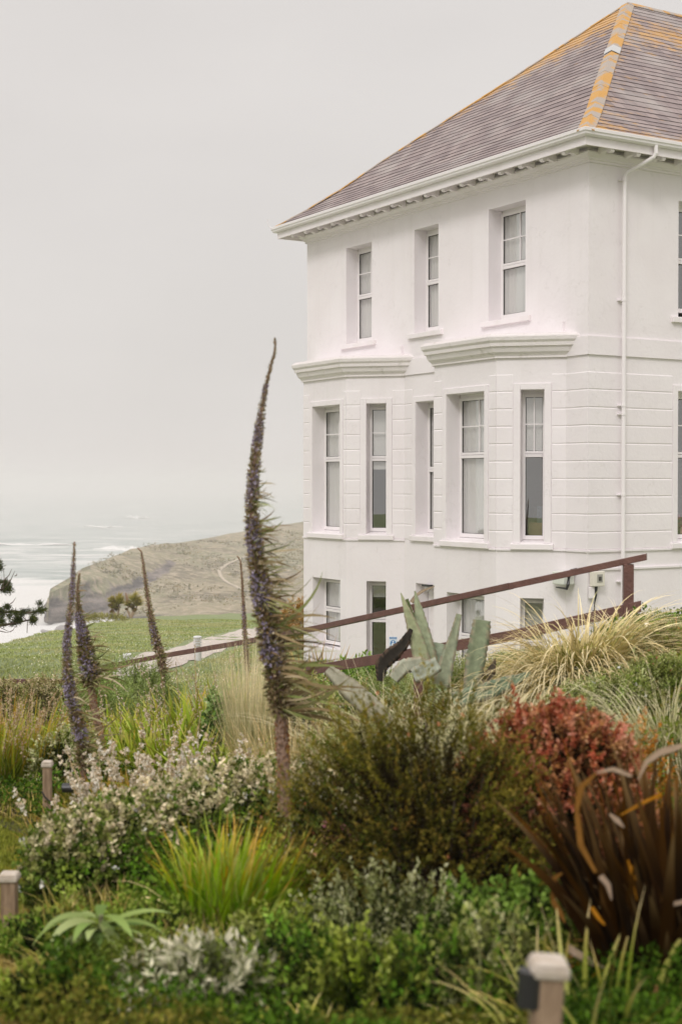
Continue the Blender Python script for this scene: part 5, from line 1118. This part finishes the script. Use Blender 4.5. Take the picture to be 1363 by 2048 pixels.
for i, (px, Y, yt, lab) in enumerate(((330, 13.0, 1415, 'lush broad-leaved clump between the strap-leaved ones, left of centre'), (425, 13.2, 1400, 'lush broad-leaved clump just left of the plume grass foot'), (480, 11.4, 1450, 'lush broad-leaved clump at the foot of the plume grass'), (190, 13.4, 1420, 'lush broad-leaved clump behind the left-hand echium'))):
    h = h_at(px, yt, Y); tuft('broad_leaf_clump', lab, 'plant', px, Y, h, .30, 170, .040, [(.13, .24, .045), (.10, .19, .035), (.19, .30, .07)], [(.22, .30, .08), (.30, .34, .12)], (35, 88), (.2, 1.0), (.05, 0, 0), hv=.6, group='lush green broad-leaved clumps')
shrub('feathery_shrub', 'soft feathery green shrub below the handrail, left of the dark echium', 'shrub', 265, 17.0, h_at(265, 1333, 17.0), .55, .5, [(.17, .25, .11), (.22, .30, .15), (.13, .20, .08)], 1500, 12, (.045, .008), [(.28, .36, .20)], .12, .25, seed=51, upb=1.0)
shrub('feathery_shrub', 'soft feathery green shrub between the two left echium stems and the rail', 'shrub', 200, 16.0, h_at(200, 1372, 16), .35, .4, [(.15, .23, .10), (.20, .28, .13)], 700, 12, (.045, .008), [(.26, .34, .18)], .12, .25, seed=52, upb=1.0)
hedge('rear_hedge', 'twiggy grey-green hedge along the low brown fence at left', [(-40, 18.0, 1372, .5, .4), (40, 17.7, 1368, .5, .4), (115, 17.4, 1362, .45, .4)], [(.17, .20, .10), (.24, .24, .14), (.12, .15, .06)], [(.45, .38, .28), (.38, .38, .26), (.50, .44, .36)], 800, (.030, .012), 11, inn=[(.06, .05, .03)])
# broad green leafy plant and the plume grass
shrub('leafy_plant', 'fresh green round-leaved plant left of the pale plume grass', 'plant', 440, 12.9, h_at(440, 1395, 12.9), .20, .2, [(.10, .19, .07), (.14, .25, .10), (.20, .30, .16)], 320, 10, (.05, .035), [(.25, .36, .20)], .08, .3, seed=53)
tuft('plume_grass', 'tall pale feathery straw grass fountain just left of the tallest echium', 'grass', 500, 12.3, h_at(510, 1296, 12.3), .11, 800, .0055, [(.24, .31, .13), (.36, .38, .21), (.17, .24, .09)], [(.64, .58, .46), (.70, .65, .54), (.52, .50, .36)], (76, 89), (.0, .18), (.03, 0, 0), tipstart=.25, hv=.55, k=8)
tuft('plume_grass', 'shorter drooping straw and green grass behind the stem of the tallest echium', 'grass', 600, 11.2, h_at(600, 1415, 11.2), .38, 800, .006, [(.26, .27, .10), (.40, .30, .13), (.17, .20, .06)], [(.58, .42, .24), (.50, .45, .28)], (60, 89), (.0, .5), (.05, 0, 0), tipstart=.3, hv=.5)
for i, (px, Y, yt, rx, lab) in enumerate(((640, 13.0, 1385, .36, 'loose green shrub under the snapped agave leaf'), (700, 11.6, 1420, .32, 'loose grey-green shrub between echium and olive shrub'), (655, 10.2, 1480, .26, 'low leafy green shrub behind the hedge right end'), (590, 14.5, 1365, .32, 'loose green shrub right behind the tallest echium leaves'), (740, 9.2, 1470, .22, 'low straggly green shrub at the left shoulder of the olive shrub'))):
    shrub('green_shrub', lab, 'shrub', px, Y, h_at(px, yt, Y), rx, rx, [(.16, .21, .08), (.22, .26, .12), (.30, .30, .18), (.12, .18, .06)], 560, 12, (.040, .013), [(.38, .40, .24), (.42, .36, .24)], .12, .35, seed=60 + i, cols_in=[(.06, .07, .03)], flowers=(8, [(.72, .70, .66)], .014), group='loose green shrubs in the middle of the bed')
# pale carex hummocks
for i, (px, Y, yt, rad, lab) in enumerate(((880, 10.4, 1362, .34, 'pale wispy grass hummock directly in front of the agave'), (770, 10.8, 1372, .30, 'pale wispy grass hummock left of the one before the agave'), (985, 10.6, 1368, .30, 'pale wispy grass hummock behind the top of the red shrub'), (1345, 8.9, 1345, .36, 'pale green wispy grass hummock at the right edge above the flax'))):
    h = h_at(px, yt, Y); tuft('wispy_grass', lab, 'grass', px, Y, h * 1.35, rad * .6, 1100, .0050, [(.33, .34, .17), (.42, .40, .23), (.25, .28, .12)], [(.60, .53, .38), (.64, .57, .42), (.46, .45, .27)], (40, 86), (.7, 1.8), (.12, 0, 0), tipstart=.2, hv=.45, k=9, group='pale wispy grass hummocks', mt='matte')
# golden tussock at the rail end
gx = tuft('golden_tussock', 'golden yellow arching tussock grass covering the foot of the railing end post', 'grass', 1165, 12.6, h_at(1165, 1215, 12.6) * 1.45, .30, 1300, .012, [(.38, .34, .11), (.48, .40, .16), (.28, .27, .09)], [(.66, .56, .33), (.72, .63, .43), (.58, .45, .20)], (40, 86), (.8, 1.9), (.22, 0, 0), tipstart=.2, hv=.35, k=11, mt='matte', rady=.25)
tuft('golden_tussock', 'smaller golden tussock spilling left from the larger one', 'grass', 1095, 12.3, h_at(1095, 1285, 12.3) * 1.4, .22, 520, .010, [(.34, .32, .14), (.42, .38, .18)], [(.66, .58, .42), (.70, .62, .42)], (40, 86), (.8, 1.9), (-.05, 0, 0), tipstart=.2, k=10, mt='matte')
tuft('golden_tussock', 'dry golden grass wrapped round the end post itself', 'grass', 1248, 14.6, h_at(1250, 1195, 14.6) * 1.15, .12, 190, .009, [(.44, .38, .16), (.52, .44, .22)], [(.74, .64, .44)], (50, 86), (.5, 1.5), (.0, 0, 0), tipstart=.2, k=10, mt='matte')
shrub('dark_shrub', 'dark green leafy shrub inside the skirts of the golden tussock', 'shrub', 1165, 12.4, h_at(1165, 1322, 12.4), .26, .25, [(.10, .13, .045), (.16, .17, .06), (.07, .10, .03)], 520, 12, (.05, .016), [(.22, .24, .10)], .12, .3, seed=71)
# right-hand bank
for i, (px, Y, yt, rx, lab) in enumerate(((1245, 12.6, 1335, .30, 'low green flowering mound on the bank below the lantern'), (1310, 12.8, 1270, .42, 'low green flowering mound at the right edge below the lantern'), (1340, 16.5, 1236, .55, 'grassy green mound at the right edge against the house wall'), (1250, 10.6, 1370, .34, 'green mound with white daisies right of the red shrub top'), (1330, 11.0, 1330, .3, 'green mound with small red seed heads at the right edge'), (1160, 11.2, 1375, .3, 'green mound between the golden tussock and the red shrub'))):
    shrub('flowering_mound', lab, 'plant', px, Y, h_at(px, yt, Y), rx, rx, [(.20, .28, .11), (.27, .33, .16), (.15, .22, .08)], 1000, 12, (.030, .010), [(.33, .38, .22), (.40, .40, .27)], .10, .25, seed=80 + i, cols_in=[(.08, .10, .04)], flowers=(22, [(.74, .73, .70)] if i == 3 else [(.45, .10, .08), (.55, .25, .14), (.40, .12, .16)] if i != 2 else [(.70, .68, .50)], .018 if i == 3 else .012), group='low flowering mounds on the right bank')
shrub('orange_shrub', 'small orange-brown shrub at the extreme right edge of the bank', 'shrub', 1362, 13.6, h_at(1362, 1258, 13.6), .10, .1, [(.42, .20, .09), (.34, .16, .08)], 100, 12, (.025, .012), None, .07, .2, seed=90)
# plants at the foot of the house
for i, (px, Y, yt, lab) in enumerate(((720, 20.5, 1322, 'bright green rosette plant at the foot of the far bay, left of the agave'), (685, 20.2, 1335, 'second bright green rosette plant, left of the brighter one'))):
    shrub('rosette_plant', lab, 'plant', px, Y, h_at(px, yt, Y), .32, .3, [(.18, .34, .09), (.24, .40, .13)], 330, 9, (.08, .035), [(.36, .48, .2)], .08, .2, seed=95 + i, group='bright green rosette plants')
for i, (px, Y, yt, lab) in enumerate(((625, 20.8, 1268, 'orange-tipped spear leaves in front of the far bay corner'), (662, 20.6, 1285, 'orange-tipped spear leaves below the far lower window'), (592, 21.4, 1290, 'spear leaves right behind the tallest echium'))):
    tuft('spear_clump', lab, 'plant', px, Y, h_at(px, yt, Y), .16, 34, .035, [(.24, .26, .10), (.34, .30, .14)], [(.50, .28, .12), (.45, .40, .22)], (62, 88), (.0, .3), hv=.6, group='orange-tipped spear plants')
for i, (px, Y, yt, rx, lab) in enumerate(((905, 18.4, 1322, .5, 'low green rosemary-like bush behind the agave'), (985, 18.0, 1330, .5, 'low green bush right of the agave, against the house'), (1060, 18.6, 1325, .4, 'low green bush left of the golden tussock, against the house'), (780, 19.0, 1345, .5, 'low green bush behind the left agave leaves'))):
    shrub('low_bush', lab, 'shrub', px, Y, h_at(px, yt, Y), rx, .4, [(.20, .28, .12), (.27, .34, .16)], 700, 12, (.045, .010), [(.34, .40, .24)], .12, .25, seed=100 + i, upb=.8, group='low bushes at the foot of the house')
shrub('orange_shrub', 'orange-brown shrub beyond the lawn path at the left corner of the house', 'shrub', 600, 40, 1.3, .5, .5, [(.40, .24, .10), (.30, .22, .09)], 500, 10, (.09, .03), None, .2, .3, seed=110)
# pink flowers near the hedge's right end
for i, (px, Y, yt, lab) in enumerate(((640, 8.3, 1655, 'pink flower heads right of the bright green clump'), (688, 8.5, 1655, 'pink flower heads between bright green clump and olive shrub'))):
    loc = loc_at(px, Y); h = h_at(px, yt, Y); th = thing('pink_flowers', lab, 'flowers', loc, 'pink flower heads'); m = MB(); Q = []
    for k in range(6):
        e = np.array([RNG.normal() * .04, RNG.normal() * .04, h * RNG.uniform(.7, 1.02)]); Q.append(e); m.tube([Vector(loc), Vector(np.array(loc) + e * .5 + RNG.normal(size=3) * .01), Vector(np.array(loc) + e)], .003, 5)
    m.build('stems', mat('pink_stem', (.25, .16, .10), .8), th, recalc=False); florets(th, np.repeat(np.array(Q), 8, 0) + jit(48, .012), .014, [(.55, .17, .24), (.62, .28, .32)])

# ------------------------------------------------------------------ trees
def cordyline(px, Y, label, heads, seed):
    base = at(px, 1246, Y); loc = (base[0], base[1], float(g(base[0], base[1]))); th = thing('cordyline_tree', label, 'tree', loc, 'windswept cordyline trees'); m = MB(); A = Acc(); D_ = Acc()
    for (hx, hy, r) in heads:
        e = np.array(at(hx, hy, Y)); b = np.array(loc); mid = b * .5 + e * .5 + np.array([-.15 if hx < px else .10, 0, .1]); m.tube([Vector(b), Vector(mid), Vector(e)], [.09, .065, .05], 7)
        n = 200; a = RNG.random(n) * 6.283; el = np.radians(RNG.uniform(5, 90, n)); o = np.repeat((e - b)[None], n, 0)
        A.add(*blades(o, a, el, r * .78 * RNG.uniform(.7, 1.1, n), .05, RNG.uniform(.1, .5, n), pal(n, [(.22, .25, .07), (.30, .30, .11), (.15, .17, .05)], .15), pal(n, [(.36, .32, .12)]), 4, (.45, 0, .25), .4))
        n = 90; a = RNG.random(n) * 6.283; o = np.repeat((e - b)[None], n, 0) + np.array([-.15, 0, -.12]); D_.add(*blades(o, a, np.radians(RNG.uniform(-80, -10, n)), r * .35, .05, .3, pal(n, [(.07, .06, .03), (.20, .14, .07)], .2), None, 3, (-.1, 0, 0)))
    m.build('trunk', mat('cordyline_bark', (.34, .25, .17), .9), th, recalc=False); A.build('crown', M['leaf'], th); D_.build('dead_skirt', M['matte'], th)
cordyline(233, 101, 'left of the two windswept cordyline trees at the lawn edge', [(228, 1216, .8), (238, 1208, 1.15), (224, 1204, .7)], 1)
cordyline(262, 101, 'right of the two windswept cordyline trees, with a dead flower stalk', [(274, 1212, .95), (268, 1204, 1.1), (257, 1212, .6)], 2)
m = MB(); a = Vector(at(258, 1215, 101)); m.tube([a, a + Vector((-.1, 0, .5)), a + Vector((-.22, 0, 1.05))], [.07, .12, .04], 6); m.build('flower_stalk', mat('dead_stalk', (.30, .19, .12), .9), bpy.data.objects['cordyline_tree.001'], recalc=False)
shrub('coastal_scrub', 'low scrubby bush on the lawn edge left of the cordyline trees', 'shrub', 208, 92, .45, 1.3, .8, [(.28, .29, .15), (.22, .24, .11)], 400, 10, (.10, .03), None, .2, .3, seed=120)
# pine at the left edge
pb = at(-190, 1330, 30); ploc = (pb[0], pb[1], float(g(pb[0], pb[1]))); pine = thing('pine_tree', 'dark pine branches reaching in over the surf from the left edge', 'tree', ploc); tm = MB(); NA_ = Acc(); r = random.Random(5)
top = Vector(at(-230, 880, 30)); tb = Vector(ploc); tm.tube([tb, tb.lerp(top, .4) + Vector((.15, 0, 0)), tb.lerp(top, .75), top], [.16, .12, .08, .03], 9)
LIMBS = [((-195, 1250), [(-80, 1262), (10, 1250), (45, 1243), (66, 1238)]), ((-195, 1240), [(-90, 1240), (-10, 1228), (28, 1222), (52, 1226), (79, 1222)]), ((-200, 1200), [(-90, 1200), (-20, 1185), (6, 1178), (19, 1168)]), ((-205, 1160), [(-100, 1150), (-30, 1138), (2, 1132)]),
         ((-200, 1270), [(-120, 1290), (-60, 1300), (-20, 1300)]), ((-210, 1110), [(-120, 1090), (-60, 1085), (-30, 1090)]), ((-215, 1050), [(-150, 1020), (-90, 1010), (-60, 1015)]), ((-215, 1150), [(-300, 1140), (-400, 1120)]), ((-210, 1230), [(-320, 1240), (-420, 1230)]), ((-225, 980), [(-280, 950), (-350, 940)])]
def needles(c, s, n=130):
    c = np.array(c) - np.array(ploc); d = nrmz(RNG.normal(size=(n, 3)) + np.array([.1, 0, .45])); NA_.add(*leaves(np.repeat(c[None], n, 0) + jit(n, s * .35), d, s, .012, pal(n, [(.045, .07, .03), (.07, .10, .04), (.11, .13, .05), (.03, .045, .025)], .2)))
for (s0, pts) in LIMBS:
    P_ = [Vector(at(s0[0], s0[1], 30))] + [Vector(at(x, y, 30 + .3 * i)) for i, (x, y) in enumerate(pts)]
    tm.tube(P_, list(np.linspace(.05, .012, len(P_))), 6)
    for i in range(1, len(P_)):
        for k in range(7):
            q = P_[i - 1].lerp(P_[i], r.random()) if i < len(P_) - 1 else P_[i - 1].lerp(P_[i], .4 + .6 * r.random()); o = Vector((r.gauss(0, .06), r.gauss(0, .25), r.gauss(.02, .075))); tm.tube([q, q + o], .008, 4)
            if r.random() < .85: needles(q + o, .085 if i > 1 else .11)
for (x, y), (x2, y2) in (((6, 1178), (8, 1140)), ((12, 1172), (30, 1142)), ((10, 1160), (24, 1138)), ((-20, 1245), (20, 1264)), ((20, 1264), (30, 1254)), ((18, 1210), (32, 1195)), ((0, 1262), (18, 1265)), ((30, 1152), (34, 1147))):
    a, b = Vector(at(x, y, 30)), Vector(at(x2, y2, 30.1)); tm.tube([a, a.lerp(b, .5) + Vector((.02, 0, -.01)), b], [.01, .008, .004], 4)
tm.build('trunk', mat('pine_bark', (.10, .07, .05), .9), pine, recalc=False); NA_.build('crown', M['leaf'], pine)

# ------------------------------------------------------------------ ground cover, lawn grass (stuff)
def vn2(x, y, s, seed): return fbm(x + 500, y + 500, s, seed, 3) + .5
n = 190000; Yg = 3.0 * (21.0 / 3.0) ** RNG.random(n); u = RNG.random(n); X0 = np.maximum(bed_left(Yg) + .15, -.27 * Yg); X1 = .30 * Yg + .3; Xg = X0 + (X1 - X0) * u
hh = (.10 + .28 * vn2(Xg, Yg, .6, 4)) * (.6 + .6 * RNG.random(n)) * (1 - .35 * ss(10, 20, Yg)); hh = hh * (1 - .7 * ss(14, 19, Yg)) * (.85 + .15 * ss(6.5, 8, Yg))
Pg = np.stack([Xg, Yg, g(Xg, Yg) + hh], 1); sp = vn2(Xg, Yg, .45, 8)[:, None]; sp2 = vn2(Xg, Yg, 1.1, 15)[:, None]
c1_ = pal(n, [(.065, .145, .03), (.10, .19, .045), (.045, .10, .022)], .2); c2_ = pal(n, [(.15, .17, .06), (.22, .20, .09), (.10, .10, .035)], .2); c3_ = pal(n, [(.26, .34, .12), (.22, .30, .11)], .15)
k1 = .8 * ss(.56, .72, sp); k2 = ss(.58, .72, sp2) * .7; cg = c1_ * (1 - k1) + c2_ * k1; cg = cg * (1 - k2) + c3_ * k2; cg = cg * (.62 + .55 * vn2(Xg, Yg, .8, 44))[:, None]
hh_m = vn2(Xg, Yg, .35, 51) > .26
Pg, cg, Yg = Pg[hh_m], cg[hh_m], Yg[hh_m]; n = len(Pg); A = Acc(); Lg = .017 + .0028 * Yg; A.add(*leaves(Pg, nrmz(RNG.normal(size=(n, 3)) + np.array([.1, -.1, .45])), Lg, Lg * .55, cg)); tag(A.build('ground_cover', M['leaf'], None), kind='stuff')
n = 34000; Yg = 5.5 * (20.0 / 5.5) ** (RNG.random(n) ** .8); u = RNG.random(n); X0 = np.maximum(bed_left(Yg) + .1, -.27 * Yg); Xg = X0 + (.275 * Yg - X0) * u; Pg = np.stack([Xg, Yg, g(Xg, Yg)], 1)
A = Acc(); A.add(*blades(Pg, RNG.random(n) * 6.283, np.radians(RNG.uniform(40, 88, n)), (.16 + .20 * RNG.random(n)) * (1 - .5 * ss(13, 19, Yg)), .004 + .0005 * Yg, RNG.uniform(.1, 1, n), pal(n, [(.14, .18, .06), (.22, .22, .09), (.34, .28, .14), (.10, .14, .05)], .2), pal(n, [(.34, .32, .16), (.44, .34, .18)], .2), 4, (.1, 0, 0))); tag(A.build('bed_grass', M['leaf'], None), kind='stuff')
# lawn strip on the left
n = 110000; Yg = 5.2 * (17.0 / 5.2) ** RNG.random(n); X1 = bed_left(Yg) + .25; X0 = -.275 * Yg; Xg = X0 + (X1 - X0) * RNG.random(n); k_ = X1 > X0; Xg, Yg = Xg[k_], Yg[k_]; n = len(Xg)
Pg = np.stack([Xg, Yg, g(Xg, Yg)], 1); sp = ss(.45, .7, vn2(Xg, Yg, .5, 21))[:, None]; cg = pal(n, [(.17, .21, .065), (.22, .25, .09), (.13, .17, .05)], .15) * (1 - sp) + pal(n, [(.33, .28, .14), (.26, .24, .10)], .15) * sp
A = Acc(); A.add(*blades(Pg, RNG.random(n) * 6.283, np.radians(RNG.uniform(25, 85, n)), .035 + .04 * RNG.random(n), .005, RNG.uniform(0, .8, n), cg, None, 2)); tag(A.build('lawn_blades', M['leaf'], None), kind='stuff')
n = 120000; ty = RNG.random(n) ** 1.2; Yg = 21.5 + 75 * ty; Xg = (-.25 + .27 * RNG.random(n)) * Yg; a_ = Xg / (Yg + 20); k_ = Yg < np.interp(a_, EA, EY) - .3
pth = np.array([(p.x, p.y) for p in pp]); px_ = np.interp(Yg, pth[:, 1], pth[:, 0]); dist = np.full(n, 9.)
for i in range(len(pth) - 1):
    a, b = pth[i], pth[i + 1]; ab = b - a; t = np.clip(((Xg - a[0]) * ab[0] + (Yg - a[1]) * ab[1]) / (ab @ ab), 0, 1); dist = np.minimum(dist, np.hypot(Xg - a[0] - t * ab[0], Yg - a[1] - t * ab[1]))
k_ &= dist > 1.15; Xg, Yg = Xg[k_], Yg[k_]; n = len(Xg); Pg = np.stack([Xg, Yg, g(Xg, Yg)], 1); sp = ss(.35, .7, vn2(Xg, Yg, 2.5, 31))[:, None]
cg = pal(n, [(.25, .32, .17), (.30, .36, .20), (.22, .29, .15)], .12) * (1 - sp) + pal(n, [(.34, .36, .23), (.31, .35, .20)], .1) * sp
A = Acc(); A.add(*blades(Pg, RNG.random(n) * 6.283, np.radians(RNG.uniform(30, 85, n)), .05 + .05 * RNG.random(n), .010 + .00025 * Yg, RNG.uniform(0, .6, n), cg, None, 2)); tag(A.build('far_lawn_blades', M['leaf'], None), kind='stuff')
n = 900; ty = RNG.random(n); Yg = 24 + 40 * ty; Xg = (-.24 + .24 * RNG.random(n)) * Yg; a_ = Xg / (Yg + 20); k_ = (Yg < np.interp(a_, EA, EY) - .5); Xg, Yg = Xg[k_], Yg[k_]; n = len(Xg)
q = np.repeat(np.arange(n), 5); A = Acc(); A.add(*leaves(np.stack([Xg, Yg, g(Xg, Yg) + .05], 1)[q], nrmz(RNG.normal(size=(5 * n, 3)) + np.array([0, 0, .5])), .022, .018, np.tile(C(.74, .73, .70), (5 * n, 1)))); tag(A.build('lawn_daisies', M['matte'], None), kind='stuff')
n = 2600; ri = RNG.integers(11, NRH - 20, n); ci = RNG.integers(0, int(NCH * .8), n); Ph = HP[ri, ci] + jit(n, 3.0) * np.array([1, 1, 0]); keep = vn2(Ph[:, 0], Ph[:, 1], 30, 61) > .52; keep &= (rk[ri, ci] < .25) & (cp[ci] > 190); Ph = Ph[keep]; n = len(Ph)
q = np.repeat(np.arange(n), 9); A = Acc(); A.add(*leaves(Ph[q] + jit(len(q), 1.0) * np.array([1, 1, .3]), nrmz(RNG.normal(size=(len(q), 3)) + np.array([0, 0, .4])), .9, .6, pal(n, [(.17, .155, .085), (.18, .17, .08), (.24, .19, .11), (.11, .12, .06)], .15)[q])); tag(A.build('hillside_scrub', M['matte'], None), kind='stuff')
S.cycles.volume_bounces = 1; S.cycles.max_bounces = 8; S.cycles.transparent_max_bounces = 12
